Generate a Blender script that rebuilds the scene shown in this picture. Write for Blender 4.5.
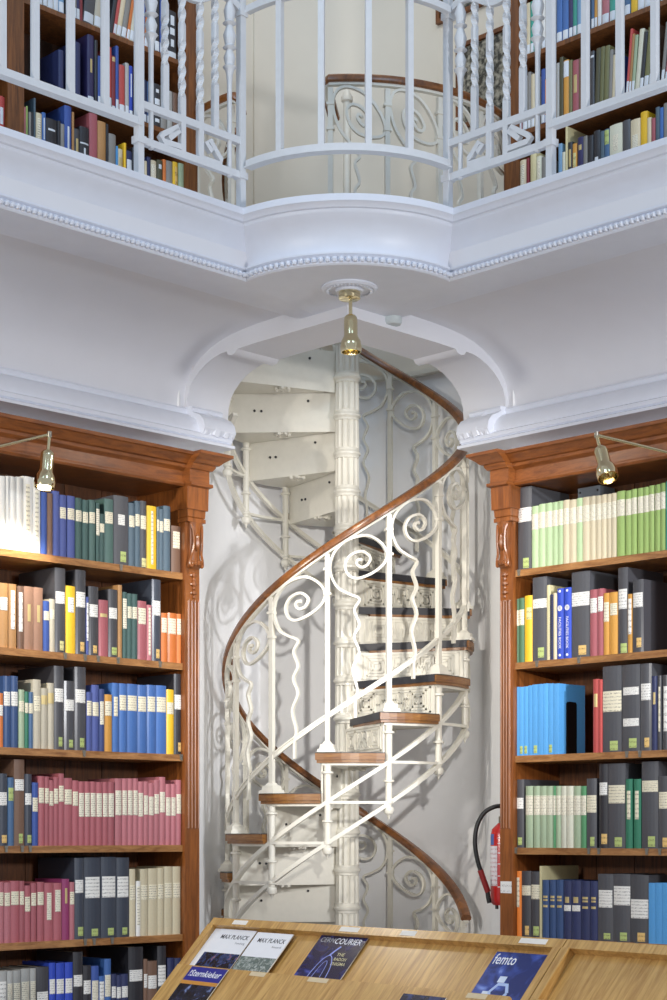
import bpy, bmesh, math, random
from mathutils import Vector, Matrix
random.seed(7)
for o in list(bpy.data.objects): bpy.data.objects.remove(o)
SC = bpy.context.scene; COL = SC.collection
PI = math.pi; R2 = math.sqrt(2)
E = 1.537                       # eye height above the reading-room floor
F = 1763.0; YH = 835.0; CX = 333.5
# ------------------------------------------------------------------ camera
cd = bpy.data.cameras.new('camera'); cam = bpy.data.objects.new('camera', cd); COL.objects.link(cam)
cam.location = (0, 0, E); cam.rotation_euler = (PI/2, 0, 0)
cd.sensor_fit = 'HORIZONTAL'; cd.sensor_width = 36; cd.lens = F/667*36
cd.shift_y = (YH-500)/667; cd.clip_end = 100
SC.camera = cam
# ------------------------------------------------------------------ world, lights, exposure
wd = bpy.data.worlds.new('world'); SC.world = wd; wd.use_nodes = True
bg = wd.node_tree.nodes['Background']; bg.inputs[0].default_value = (0.80, 0.87, 1.0, 1); bg.inputs[1].default_value = 0.48
def area(name, loc, aim, size, energy, col):
    l = bpy.data.lights.new(name, 'AREA'); l.shape = 'RECTANGLE'; l.size = size[0]; l.size_y = size[1]
    l.energy = energy; l.color = col
    o = bpy.data.objects.new(name, l); COL.objects.link(o); o.location = loc
    o.rotation_euler = (Vector(aim)-Vector(loc)).to_track_quat('-Z', 'Y').to_euler()
    return o
area('high_window_daylight', (-2.8, 2.2, 8.8), (0.2, 8.6, 2.8), (2.4, 2.4), 85, (0.45, 0.72, 1.0))
area('high_window_daylight_far', (2.8, 2.2, 8.8), (0.0, 8.6, 2.8), (2.0, 2.0), 60, (0.45, 0.72, 1.0))
area('hall_fill', (-4.2, 2.4, 2.9), (0.2, 9.0, 2.4), (0.4, 0.4), 85, (1.0, 0.96, 0.90))  # added fill light from the left, not a modelled pendant
area('hall_fill_far', (4.2, 2.4, 2.7), (-0.3, 9.0, 2.2), (0.4, 0.4), 120, (0.98, 0.98, 1.0))  # matching added fill from the right, brightens the left niche wall
def stair_fill_spot(name, loc, aim, energy, col, deg):          # added fill spots, no visible source, to brighten the stair and niche
    l = bpy.data.lights.new(name, 'SPOT'); l.energy = energy; l.color = col; l.spot_size = math.radians(deg); l.spot_blend = 1.0; l.shadow_soft_size = .07
    o = bpy.data.objects.new(name, l); COL.objects.link(o); o.location = loc
    o.rotation_euler = (Vector(aim)-Vector(loc)).to_track_quat('-Z', 'Y').to_euler()
stair_fill_spot('stair_fill_spot', (4.3, 3.0, 3.4), (-0.15, 9.0, 2.4), 800, (0.96, 0.97, 1.0), 26)
stair_fill_spot('stair_fill_spot_far', (-4.2, 3.0, 3.6), (0.40, 9.0, 2.3), 720, (1.0, 0.93, 0.82), 26)
stair_fill_spot('stair_fill_spot_middle', (0.7, 0.4, 2.9), (0.10, 9.0, 2.45), 1300, (1.0, 0.97, 0.92), 21)
area('gallery_ceiling_lamp', (0.1, 8.2, 6.6), (0.1, 8.4, 3.0), (0.8, 0.8), 8, (1.0, 0.90, 0.76))
SC.view_settings.view_transform = 'Standard'; SC.view_settings.look = 'None'
SC.view_settings.exposure = 0.05; SC.view_settings.gamma = 1.0; SC.view_settings.use_curve_mapping = False

# ------------------------------------------------------------------ materials
def lin(h):
    if isinstance(h, str):
        h = h.lstrip('#'); c = [int(h[i:i+2], 16)/255 for i in (0, 2, 4)]
    else: c = h
    return tuple((v/12.92 if v <= .04045 else ((v+.055)/1.055)**2.4) for v in c)
MC = {}
def mat(name, col, rough=.6, metal=0., var=.06, scale=25., bump=0., coat=0., stretch=(1, 1, 1), rnd=0.):
    if name in MC: return MC[name]
    m = bpy.data.materials.new(name); m.use_nodes = True; nt = m.node_tree; N = nt.nodes; L = nt.links
    b = N['Principled BSDF']; c = lin(col)
    b.inputs['Roughness'].default_value = rough; b.inputs['Metallic'].default_value = metal
    b.inputs['Coat Weight'].default_value = coat; b.inputs['Coat Roughness'].default_value = .15
    tc = N.new('ShaderNodeTexCoord'); mp = N.new('ShaderNodeMapping'); mp.inputs['Scale'].default_value = stretch
    nz = N.new('ShaderNodeTexNoise'); nz.inputs['Scale'].default_value = scale; nz.inputs['Detail'].default_value = 4
    L.new(tc.outputs['Object'], mp.inputs[0]); L.new(mp.outputs[0], nz.inputs['Vector'])
    mx = N.new('ShaderNodeMix'); mx.data_type = 'RGBA'
    mx.inputs[6].default_value = tuple(max(0, v*(1-var*2)) for v in c)+(1,)
    mx.inputs[7].default_value = tuple(min(1, v*(1+var*2)) for v in c)+(1,)
    L.new(nz.outputs['Fac'], mx.inputs[0])
    out = mx.outputs[2]
    if rnd:
        oi = N.new('ShaderNodeObjectInfo'); hs = N.new('ShaderNodeHueSaturation')
        mr = N.new('ShaderNodeMapRange'); mr.inputs[3].default_value = 1-rnd; mr.inputs[4].default_value = 1+rnd
        L.new(oi.outputs['Random'], mr.inputs[0]); L.new(mr.outputs[0], hs.inputs['Value']); L.new(out, hs.inputs['Color']); out = hs.outputs[0]
    L.new(out, b.inputs['Base Color'])
    if bump:
        bp = N.new('ShaderNodeBump'); bp.inputs['Strength'].default_value = bump; bp.inputs['Distance'].default_value = .004
        L.new(nz.outputs['Fac'], bp.inputs['Height']); L.new(bp.outputs[0], b.inputs['Normal'])
    MC[name] = m; return m
def wood(name, dark, light, rough=.35, stretch=(14, 14, 1.2), scale=3.2, coat=.25, var=.06):
    if name in MC: return MC[name]
    m = bpy.data.materials.new(name); m.use_nodes = True; nt = m.node_tree; N = nt.nodes; L = nt.links
    b = N['Principled BSDF']; b.inputs['Roughness'].default_value = rough
    b.inputs['Coat Weight'].default_value = coat; b.inputs['Coat Roughness'].default_value = .25
    tc = N.new('ShaderNodeTexCoord'); mp = N.new('ShaderNodeMapping'); mp.inputs['Scale'].default_value = stretch
    L.new(tc.outputs['Object'], mp.inputs[0])
    n1 = N.new('ShaderNodeTexNoise'); n1.inputs['Scale'].default_value = scale; n1.inputs['Detail'].default_value = 8; n1.inputs['Distortion'].default_value = 1.2
    L.new(mp.outputs[0], n1.inputs['Vector'])
    n2 = N.new('ShaderNodeTexNoise'); n2.inputs['Scale'].default_value = scale*7; n2.inputs['Detail'].default_value = 3
    L.new(mp.outputs[0], n2.inputs['Vector'])
    ad = N.new('ShaderNodeMath'); ad.operation = 'MULTIPLY_ADD'; ad.inputs[1].default_value = .35
    L.new(n2.outputs['Fac'], ad.inputs[0]); L.new(n1.outputs['Fac'], ad.inputs[2])
    cr = N.new('ShaderNodeValToRGB'); cr.color_ramp.elements[0].position = .45; cr.color_ramp.elements[1].position = .85
    cr.color_ramp.elements[0].color = lin(dark)+(1,); cr.color_ramp.elements[1].color = lin(light)+(1,)
    L.new(ad.outputs[0], cr.inputs[0])
    oi = N.new('ShaderNodeObjectInfo'); hs = N.new('ShaderNodeHueSaturation')
    mr = N.new('ShaderNodeMapRange'); mr.inputs[3].default_value = 1-var; mr.inputs[4].default_value = 1+var
    L.new(oi.outputs['Random'], mr.inputs[0]); L.new(mr.outputs[0], hs.inputs['Value'])
    L.new(cr.outputs[0], hs.inputs['Color']); L.new(hs.outputs[0], b.inputs['Base Color'])
    bp = N.new('ShaderNodeBump'); bp.inputs['Strength'].default_value = .08; bp.inputs['Distance'].default_value = .003
    L.new(ad.outputs[0], bp.inputs['Height']); L.new(bp.outputs[0], b.inputs['Normal'])
    MC[name] = m; return m
def printed(name, paper, ink, rows=9., axis=2, thr=.53, rough=.55):
    """paper with lines of tiny illegible print"""
    if name in MC: return MC[name]
    m = bpy.data.materials.new(name); m.use_nodes = True; nt = m.node_tree; N = nt.nodes; L = nt.links
    b = N['Principled BSDF']; b.inputs['Roughness'].default_value = rough
    tc = N.new('ShaderNodeTexCoord'); sp = N.new('ShaderNodeSeparateXYZ'); L.new(tc.outputs['Generated'], sp.inputs[0])
    mu = N.new('ShaderNodeMath'); mu.operation = 'MULTIPLY'; mu.inputs[1].default_value = rows*2*PI; L.new(sp.outputs[axis], mu.inputs[0])
    sn = N.new('ShaderNodeMath'); sn.operation = 'SINE'; L.new(mu.outputs[0], sn.inputs[0])
    gt = N.new('ShaderNodeMath'); gt.operation = 'GREATER_THAN'; gt.inputs[1].default_value = .35; L.new(sn.outputs[0], gt.inputs[0])
    nz = N.new('ShaderNodeTexNoise'); nz.inputs['Scale'].default_value = 330; nz.inputs['Detail'].default_value = 1
    L.new(tc.outputs['Object'], nz.inputs['Vector'])
    g2 = N.new('ShaderNodeMath'); g2.operation = 'GREATER_THAN'; g2.inputs[1].default_value = thr; L.new(nz.outputs['Fac'], g2.inputs[0])
    mm = N.new('ShaderNodeMath'); mm.operation = 'MULTIPLY'; L.new(gt.outputs[0], mm.inputs[0]); L.new(g2.outputs[0], mm.inputs[1])
    m3 = N.new('ShaderNodeMath'); m3.operation = 'MULTIPLY'; m3.inputs[1].default_value = .75; L.new(mm.outputs[0], m3.inputs[0])
    mx = N.new('ShaderNodeMix'); mx.data_type = 'RGBA'; mx.inputs[6].default_value = lin(paper)+(1,); mx.inputs[7].default_value = lin(ink)+(1,)
    L.new(m3.outputs[0], mx.inputs[0]); L.new(mx.outputs[2], b.inputs['Base Color'])
    MC[name] = m; return m
def emis(name, col, st):
    m = bpy.data.materials.new(name); m.use_nodes = True; b = m.node_tree.nodes['Principled BSDF']
    b.inputs['Base Color'].default_value = lin(col)+(1,); b.inputs['Emission Color'].default_value = lin(col)+(1,); b.inputs['Emission Strength'].default_value = st
    return m
PLASTER = mat('plaster_white', '#e6e7ec', .65, var=.015, scale=6, bump=.04)
PLASTER_W = mat('plaster_warm', '#e6e0d2', .7, var=.02, scale=5, bump=.05)
STUCCO = mat('stucco_paint', '#e4e8f2', .4, var=.02, scale=14, bump=.05)
IRON = mat('iron_cream_paint', '#e3dfd2', .38, var=.03, scale=30, bump=.04, coat=.15)
RAILP = mat('railing_white_paint', '#dfe0e2', .38, var=.03, scale=30, bump=.04, coat=.15)
WOOD = wood('oak_cabinet', '#6c3c1b', '#965828')
WOOD_H = wood('oak_moulding', '#6c3c1b', '#965828', stretch=(2.5, 2.5, 16))
WOOD_S = wood('oak_shelf', '#80522a', '#b88450', stretch=(2, 2, 14))
WOOD_B = wood('oak_back', '#4a2c18', '#7a4a28', rough=.5, coat=.05)
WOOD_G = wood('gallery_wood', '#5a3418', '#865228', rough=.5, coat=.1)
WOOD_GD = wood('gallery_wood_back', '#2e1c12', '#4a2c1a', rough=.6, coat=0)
WOOD_R = wood('handrail_wood', '#5c3418', '#955c2a', rough=.28, coat=.5, stretch=(3, 3, 3), scale=5)
WOOD_T = wood('tread_wood', '#6a3e1c', '#9c6c34', rough=.4, coat=.2, stretch=(2, 2, 20), scale=3)
WOOD_K = wood('rack_wood', '#a87a3c', '#d6ab66', rough=.3, coat=.35, stretch=(18, 18, 1.6), scale=2.6, var=.03)
RUBBER = mat('tread_rubber', '#34343a', .5, var=.1, scale=60, bump=.1)
BRASS = mat('brass', '#e6d9b0', .10, metal=1., var=.03)
CHROME = mat('steel_joint', '#9a958a', .3, metal=1., var=.05)
DARK = mat('dark_metal', '#2b2b2d', .45, var=.1)
BLACKM = mat('black_plate', '#0c0c0e', .4, var=.05)
CLIPM = mat('shelf_clip_metal', '#8c887e', .4, metal=.6, var=.1)
PAGES = mat('pages', '#e4dcc6', .8, var=.06, scale=120)
FLOORM = wood('floor_linoleum', '#7d7a78', '#97938f', rough=.4, stretch=(4, 4, 4))
LBW = printed('label_white', '#f2f0ea', '#55555a', 6.)
LBC = printed('label_cream', '#eee6cc', '#6a6256', 6.)
LBL = printed('label_lines', '#efe9d4', '#7b7464', 13., thr=.5)
LBG = printed('tag_green', '#b9c97c', '#5c6340', 2.)
LBO = printed('tag_orange', '#e8c27a', '#7a5a30', 2.)
LBY = printed('tag_yellow', '#ddd79a', '#6c6840', 2.)
LBX = printed('print_white', '#dfe6ee', '#dfe6ee', 6.)
LMAT = dict(W=LBW, C=LBC, L=LBL, g=LBG, o=LBO, y=LBY, x=LBX)

# ------------------------------------------------------------------ mesh helpers
ORG = {}
def org(o): return ORG.get(o.name, Vector((0, 0, 0))) if o else Vector((0, 0, 0))
def mesh(name, vs, fs, m, smooth=False, weld=False):
    me = bpy.data.meshes.new(name); bm = bmesh.new()
    bv = [bm.verts.new(v) for v in vs]
    for f in fs:
        try: bm.faces.new([bv[i] for i in f])
        except ValueError: pass
    bmesh.ops.recalc_face_normals(bm, faces=bm.faces)
    if smooth:
        for f in bm.faces: f.smooth = True
    bm.to_mesh(me); bm.free(); me.materials.append(m)
    if smooth:
        try: me.set_sharp_from_angle(angle=math.radians(38))
        except Exception: pass
    return me
def link(name, me, parent=None):
    o = bpy.data.objects.new(name, me); COL.objects.link(o)
    if parent: o.parent = parent
    ORG[o.name] = org(parent).copy()
    return o
def tag(o, label=None, cat=None, group=None, kind=None):
    if label: o['label'] = label
    if cat: o['category'] = cat
    if group: o['group'] = group
    if kind: o['kind'] = kind
    return o
def thing(name, loc, label, cat, group=None):
    o = bpy.data.objects.new(name, None); COL.objects.link(o); o.empty_display_size = .1
    o.location = loc; ORG[o.name] = Vector(loc); tag(o, label, cat, group); return o
class MB:
    """collects world-space geometry for one mesh"""
    def __init__(s): s.v = []; s.f = []
    def add(s, vs, fs):
        n = len(s.v); s.v += [tuple(v) for v in vs]; s.f += [tuple(i+n for i in f) for f in fs]; return s
    def box8(s, c):
        return s.add(c, [(0, 1, 2, 3), (4, 5, 6, 7), (0, 1, 5, 4), (1, 2, 6, 5), (2, 3, 7, 6), (3, 0, 4, 7)])
    def box(s, x0, x1, y0, y1, z0, z1):
        return s.box8([(x0, y0, z0), (x1, y0, z0), (x1, y1, z0), (x0, y1, z0), (x0, y0, z1), (x1, y0, z1), (x1, y1, z1), (x0, y1, z1)])
    def prism(s, poly, fa, fb):
        """poly: list of 2-D points; fa/fb: functions mapping a point to 3-D for each end"""
        n = len(poly); a = [fa(p) for p in poly]; b = [fb(p) for p in poly]
        return s.add(a+b, [(i, (i+1) % n, (i+1) % n+n, i+n) for i in range(n)]+[tuple(range(n)), tuple(range(2*n-1, n-1, -1))])
    def rings(s, rr, cap=True, close=False):
        n = len(rr[0]); fs = []; vs = [p for r in rr for p in r]; k = len(rr)
        for j in range(k if close else k-1):
            a = j*n; b = ((j+1) % k)*n
            for i in range(n): fs.append((a+i, a+(i+1) % n, b+(i+1) % n, b+i))
        if cap and not close: fs += [tuple(range(n)), tuple(range(len(vs)-1, len(vs)-n-1, -1))]
        return s.add(vs, fs)
    def sweep(s, pts, sec, up=None, ups=None, close=False):
        """sec: 2-D section (side, up); oriented with up reference"""
        P = [Vector(p) for p in pts]; n = len(P); rr = []
        for i in range(n):
            if close: t = P[(i+1) % n]-P[i-1]
            else: t = P[min(i+1, n-1)]-P[max(i-1, 0)]
            if t.length < 1e-9: t = Vector((0, 0, 1))
            t.normalize(); u = Vector(ups[i]) if ups else Vector(up)
            u = u-t*u.dot(t)
            if u.length < 1e-6: u = t.orthogonal()
            u.normalize(); w = t.cross(u)
            rr.append([P[i]+w*a+u*b for a, b in sec])
        return s.rings(rr, close=close)
    def lathe(s, prof, o=(0, 0, 0), ax=(0, 0, 1), n=16, flute=0, famp=0):
        o = Vector(o); ax = Vector(ax).normalized(); u = ax.orthogonal().normalized(); w = ax.cross(u)
        rr = []
        for z, r in prof:
            ring = []
            for i in range(n):
                a = 2*PI*i/n; q = r
                if flute and famp: q = r-(famp if i % 2 else 0)
                ring.append(o+ax*z+u*(q*math.cos(a))+w*(q*math.sin(a)))
            rr.append(ring)
        return s.rings(rr)
    def ball(s, c, r, n=6, k=4, sc=(1, 1, 1)):
        c = Vector(c); rr = []
        for j in range(k+1):
            a = -PI/2+PI*j/k; a = max(-1.5, min(1.5, a))
            rr.append([c+Vector((math.cos(a)*math.cos(2*PI*i/n)*r*sc[0], math.cos(a)*math.sin(2*PI*i/n)*r*sc[1], math.sin(a)*r*sc[2])) for i in range(n)])
        return s.rings(rr)
    def me(s, name, m, smooth=False, o=Vector((0, 0, 0))):
        return mesh(name, [tuple(Vector(v)-o) for v in s.v], s.f, m, smooth)
    def build(s, name, m, parent=None, smooth=False):
        return link(name, s.me(name, m, smooth, org(parent)), parent)
def circ(r, n=8, sx=1, sy=1): return [(r*sx*math.cos(2*PI*i/n), r*sy*math.sin(2*PI*i/n)) for i in range(n)]
def rect(a, b): return [(-a, -b), (a, -b), (a, b), (-a, b)]
def catmull(pts, k=5):
    P = [Vector(p) for p in pts]; out = []
    for i in range(len(P)-1):
        a, b, c, d = P[max(i-1, 0)], P[i], P[i+1], P[min(i+2, len(P)-1)]
        for j in range(k):
            t = j/k
            out.append(.5*((2*b)+(c-a)*t+(2*a-5*b+4*c-d)*t*t+(3*b-a-3*c+d)*t**3))
    out.append(P[-1]); return out
# ------------------------------------------------------------------ the two walls meet at a right angle; wall frame: side(-1 left, 1 right), s along from corner, d towards room, z above eye
XS = .06; C0 = 8.70
def W(side, s, d, z):
    x = (-s+d)/R2; y = C0-(s+d)/R2
    return Vector(((x if side < 0 else -x)+XS, y, z+E))
def PQ(p, q, z): return Vector(((p-q)/2+XS, (p+q)/2, z+E))
def sY(side, px, d):
    t = (px-CX)/F; k = C0-d*R2
    if side < 0: Y = (k-XS)/(1-t); o = t*Y-XS+Y
    else: Y = (k+XS)/(1+t); o = Y-t*Y+XS
    return (C0-o)/R2, Y
def sz(side, px, py, d):
    s, Y = sY(side, px, d); return s, (YH-py)*Y/F
def wbox(mb, side, s0, s1, d0, d1, z0, z1):
    return mb.box8([W(side, s0, d0, z0), W(side, s1, d0, z0), W(side, s1, d1, z0), W(side, s0, d1, z0),
                    W(side, s0, d0, z1), W(side, s1, d0, z1), W(side, s1, d1, z1), W(side, s0, d1, z1)])
def wprism(mb, side, prof, s0, s1):
    return mb.prism(prof, lambda p: W(side, s0, p[0], p[1]), lambda p: W(side, s1, p[0], p[1]))
def wfrus(mb, side, b0, z0, b1, z1):
    """frustum; b = (s0,s1,d0,d1)"""
    def r(b, z): return [W(side, b[0], b[2], z), W(side, b[1], b[2], z), W(side, b[1], b[3], z), W(side, b[0], b[3], z)]
    return mb.box8(r(b0, z0)+r(b1, z1))
FLOOR = -E; GAL = 2.516; SLAB = 2.345
DW = -.365                      # lower wall plane
SA = (C0-7.66)/R2; SB = (C0-8.036)/R2
SFAR = 2.95
SIDE = {-1: 'left', 1: 'right'}

# ------------------------------------------------------------------ structure
o = MB().box(-6, 6, -5.0, 10.6, FLOOR+E-.1, FLOOR+E).build('floor', FLOORM); tag(o, kind='structure')
SCX, SCY = .069, 9.0            # centre of the spiral stair
for sd in (-1, 1):
    mb = MB(); wbox(mb, sd, .745, SFAR, DW-.12, DW, FLOOR, SLAB)
    tag(mb.build('wall_'+SIDE[sd], PLASTER), kind='structure')
# round stair niche behind the corner
def niche(z0, z1, a0, a1, ra, rb, name, m, th=.1):
    mb = MB(); n = 40; ring = []
    for i in range(n+1):
        u = i/n; a = a0+(a1-a0)*u; r = ra+(rb-ra)*u
        def pt(r, z): return Vector((SCX+(math.cos(a)-math.sin(a))*r/R2, SCY+(math.cos(a)+math.sin(a))*r/R2, z+E))
        ring.append([pt(r, z0), pt(r, z1), pt(r+th, z1), pt(r+th, z0)])
    mb.rings(ring); return tag(mb.build(name, m, smooth=True), kind='structure')
path = [(-.795, 8.405), (-.725, 8.72)]+[(SCX-XS+.715*math.sin(a), SCY-.715*math.cos(a)) for a in [math.radians(-92-176*k/36) for k in range(37)]]+[(.743, 8.72), (.795, 8.405)]
rr = []
for i, (x, y) in enumerate(path):
    a, b = path[max(i-1, 0)], path[min(i+1, len(path)-1)]; t = Vector((b[0]-a[0], b[1]-a[1], 0)).normalized(); nn = Vector((-t.y, t.x, 0))*.1
    p = Vector((x+XS, y, 0)); rr.append([p+Vector((0, 0, FLOOR+E)), p+Vector((0, 0, GAL+E)), p+nn+Vector((0, 0, GAL+E)), p+nn+Vector((0, 0, FLOOR+E))])
tag(MB().rings(rr).build('wall_niche', mat('niche_plaster', '#f0f0f1', .7, var=.015, scale=6, bump=.05), smooth=True), kind='structure')
niche(GAL, 5.0, math.radians(90), 0, .70, .70, 'wall_gallery_corner', PLASTER_W)
UQ = 10.0
for sd in (-1, 1):
    sw = (C0-9.015)/R2
    mb = MB(); wbox(mb, sd, sw, SFAR, (C0-UQ)/R2-.1, (C0-UQ)/R2, GAL, 5.0)
    tag(mb.build('wall_gallery_'+SIDE[sd], PLASTER_W), kind='structure')
# gallery floor slab (L-shaped, open over the niche) and thin landing plate with the round stair opening
poly = [(4.6, 7.74), (7.74, 7.74), (7.74, 4.6), (9.6, 4.6), (9.6, 8.036), (8.036, 8.036), (8.036, 9.6), (4.6, 9.6)]
mb = MB().prism(poly, lambda p: PQ(p[0], p[1], SLAB), lambda p: PQ(p[0], p[1], 2.49))
tag(mb.build('ceiling', PLASTER), kind='structure')
n = 48; ro = []; ri = []
sq = []
for i in range(n):
    a = 2*PI*i/n; c, s_ = math.cos(a), math.sin(a); k = 1.02/max(abs(c), abs(s_)); sq.append((k*c, k*s_))
rr = []
for (u, v), i in zip(sq, range(n)):
    a = 2*PI*i/n
    def q(P, Q, z): return Vector((SCX+(P-Q)/R2, SCY+(P+Q)/R2, z+E))
    ci = (.672*math.cos(a), .672*math.sin(a))
    rr.append([q(u, v, 2.492), q(u, v, GAL), q(ci[0], ci[1], GAL), q(ci[0], ci[1], 2.492)])
tag(MB().rings(rr, close=True).build('floor_landing', IRON), kind='structure')
# coves, ribs, wall mouldings
COVE = [(.41, 2.346), (.256, 2.343), (.15, 2.341), (.06, 2.336), (-.03, 2.326), (-.104, 2.312), (-.172, 2.290), (-.232, 2.262), (-.283, 2.230), (-.32, 2.195), (-.345, 2.155), (-.360, 2.10), (-.365, 2.03)]
RIB = [(.735, 2.255), (.14, 2.255), (.02, 2.252), (.005, 2.236), (-.02, 2.231), (-.045, 2.238), (-.055, 2.254), (-.10, 2.252), (-.143, 2.243), (-.205, 2.222), (-.258, 2.192), (-.296, 2.16), (-.325, 2.125), (-.340, 2.08), (-.345, 2.02)]
MOULD = [(DW-.02, 2.035), (-.325, 2.035), (-.318, 2.026), (-.325, 2.015), (-.325, 2.005), (-.296, 1.995), (-.265, 1.975), (-.242, 1.945), (-.232, 1.915), (-.232, 1.905), (-.218, 1.9), (-.205, 1.893), (-.205, 1.876), (-.215, 1.87), (-.185, 1.858), (-.185, 1.845), (DW-.02, 1.845)]
tn = 0
for sd in (-1, 1):
    mb = MB(); wprism(mb, sd, COVE+[(DW-.05, 2.03), (DW-.05, 2.36), (.41, 2.36)], SB+.004, SFAR)
    tag(mb.build('ceiling_cove_'+SIDE[sd], PLASTER, smooth=True), kind='structure')
    mb = MB(); rb = RIB if sd < 0 else [(SB, 2.255)]+RIB[1:]; wprism(mb, sd, rb+[(DW-.06, 2.02), (DW-.06, 2.352), (rb[0][0], 2.352)], SB, SA)
    tn += 1; tag(mb.build('trim_%d' % tn, PLASTER, smooth=True), kind='structure')
    mb = MB(); wprism(mb, sd, MOULD, .565, SFAR)
    tn += 1; tag(mb.build('trim_%d' % tn, STUCCO, smooth=True), kind='structure')
    # carved corbel under the rib
    mb = MB(); K = [(DW-.02, 2.04), (-.29, 2.04), (-.282, 2.03), (-.29, 2.015), (-.268, 2.003), (-.225, 1.985), (-.198, 1.955), (-.190, 1.92), (-.205, 1.895), (-.225, 1.885), (DW-.02, 1.885)]
    wprism(mb, sd, K, .555, SA+.015)
    tn += 1; cb = tag(mb.build('trim_%d' % tn, STUCCO, smooth=True), kind='structure')
    for s_c, w_, rad in ((SA-.012, .012, 1), (SA-.045, .009, 1), (.66, .026, .96), (.60, .02, .94), (.565, .012, .9)):   # acanthus lobes wrapped round the corbel
        pth = [W(sd, s_c+(.03*(j/8-.5) if rad < 1 else .012*(j/8)), -.283+(.083*math.sin(PI*.62*j/8)), 2.005-.112*j/8) for j in range(9)]
        MB().sweep(pth, circ(w_, 6, 1, .5), ups=[W(sd, 0, 1, 0)-W(sd, 0, 0, 0)]*9).build('acanthus_lobe', STUCCO, cb, smooth=True)
# gallery fascia: profile swept along left run, round bay, right run
FAS = [(.41, 2.352), (.41, 2.312), (.45, 2.303), (.665, 2.303), (.672, 2.309), (.672, 2.338), (.684, 2.344), (.684, 2.352), (.670, 2.356), (.668, 2.375), (.675, 2.41), (.692, 2.445), (.715, 2.472), (.738, 2.49), (.742, 2.498), (.742, 2.505), (.755, 2.507), (.762, 2.518), (.775, 2.526), (.775, 2.553), (.55, 2.556), (.55, 2.352)]
YB = 7.64
def bayr(d): return .63-(.775-d)
def crease(d):
    de = (C0-YB)/R2-d; r = bayr(d); P = -math.sqrt(max(r*r-de*de, 0)); return P, de      # rel (P,Q) of left crease
def bay(d, z, u):
    P, Qd = crease(d); a0 = math.atan2(Qd, P); a1 = 1.5*PI-(a0-PI); r = bayr(d)
    if a0 < 0: a0 += 2*PI; a1 = 1.5*PI-(a0-PI)
    a = a0+(a1-a0)*u; P, Q = r*math.cos(a), r*math.sin(a)
    return Vector((XS+(P-Q)/R2, YB+(P+Q)/R2, z+E))
def fas_run(sd):
    rr = []
    e = [(C0-(YB+crease(d)[0]*R2))/R2 if d > .6 else d for d, z in FAS]
    rr.append([W(sd, SFAR, d, z) for d, z in FAS]); rr.append([W(sd, s_, d, z) for (d, z), s_ in zip(FAS, e)])
    return MB().rings(rr)
for sd in (-1, 1):
    tn += 1; t_ = tag(fas_run(sd).build('trim_%d' % tn, STUCCO, smooth=True), kind='structure')
    mb = MB(); s0 = (C0-(YB+crease(.675)[0]*R2))/R2+.012; k = int((SFAR-s0)/.0245)
    for i in range(k): mb.ball(W(sd, s0+i*.0245, .677, 2.3235), .0128)
    tag(mb.build('bead_row', STUCCO, t_, smooth=True), kind='stuff')
FB = [p for p in FAS if p[0] > .6]
rr = []
for i in range(33):
    rr.append([bay(d, z, i/32) for d, z in FB]+[Vector((XS, YB, 2.556+E)), Vector((XS, C0-.45*R2, 2.303+E))])
tn += 1; t_ = tag(MB().rings(rr).build('trim_%d' % tn, STUCCO, smooth=True), kind='structure')
mb = MB()
for i in range(35): mb.ball(bay(.677, 2.3235, (i+.5)/35), .0128)
tag(mb.build('bead_row', STUCCO, t_, smooth=True), kind='stuff')
# ceiling rosette around the lamp
RC = Vector((.067, 7.42, 2.303+E))
mb = MB().lathe([(0.002, .118), (-.006, .118), (-.014, .108), (-.014, .098), (-.008, .09), (-.008, .06), (-.02, .055), (-.02, .0), (0.002, .0)], RC, n=32)
ros = tag(mb.build('ceiling_rosette', STUCCO, smooth=True), 'round white plaster rosette with beaded rim under the gallery bay', 'rosette')
mb = MB()
for i in range(36): mb.ball(RC+Vector((.094*math.cos(i*PI/18), .094*math.sin(i*PI/18), -.012)), .007, 5, 3)
tag(mb.build('bead_row', STUCCO, ros, smooth=True), kind='stuff')
o = MB().lathe([(0, .040), (-.022, .040), (-.032, .034), (-.034, 0), (0, 0)], Vector((.265, 7.85, 2.304+E)), n=20).build('smoke_detector', mat('detector_grey', '#c9d2d4', .5))
tag(o, 'small round grey detector disc under the gallery beside the rib', 'detector')

# ------------------------------------------------------------------ spiral staircase
ST = thing('spiral_staircase', (SCX, SCY, FLOOR+E), 'cream painted cast iron spiral staircase with wooden treads and handrail', 'staircase')
RISE = .193; DTH = 2*PI/13; TH0 = math.radians(-36.8); RP = .612; KLO, KHI = -8, 11
def zk(k): return .2+RISE*k
def cyl(r, a, z): return Vector((r*math.sin(a), -r*math.cos(a), z))
def stair_me(mb, name, m, smooth=False): return mb.me(name, m, smooth)
def put(me_, name, k, dz=0, parent=None, da=0):
    o = bpy.data.objects.new(name, me_); COL.objects.link(o)
    if parent: o.parent = parent
    else:
        o.parent = ST; o.rotation_euler = (0, 0, TH0+DTH*k+da); o.location = (0, 0, zk(k)+E+dz)
    return o
# fluted column drum
RD = .062
nf = 56
prof = [(0, RD+.007, 0), (.010, RD+.008, 0), (.016, RD+.003, 0), (.022, RD, 0), (.032, RD, 0), (.035, RD, .008), (RISE-.021, RD-.002, .008), (RISE-.018, RD-.002, 0), (RISE-.008, RD-.002, 0), (RISE, RD+.003, 0)]
me_drum = MB().rings([[cyl(r-fl*(0, .8, 1, .8)[i % 4], 2*PI*i/nf, z) for i in range(nf)] for z, r, fl in prof]).me('column_drum', IRON)
for k in range(KLO-1, 13): put(me_drum, 'column_drum', k, 0)
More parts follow.
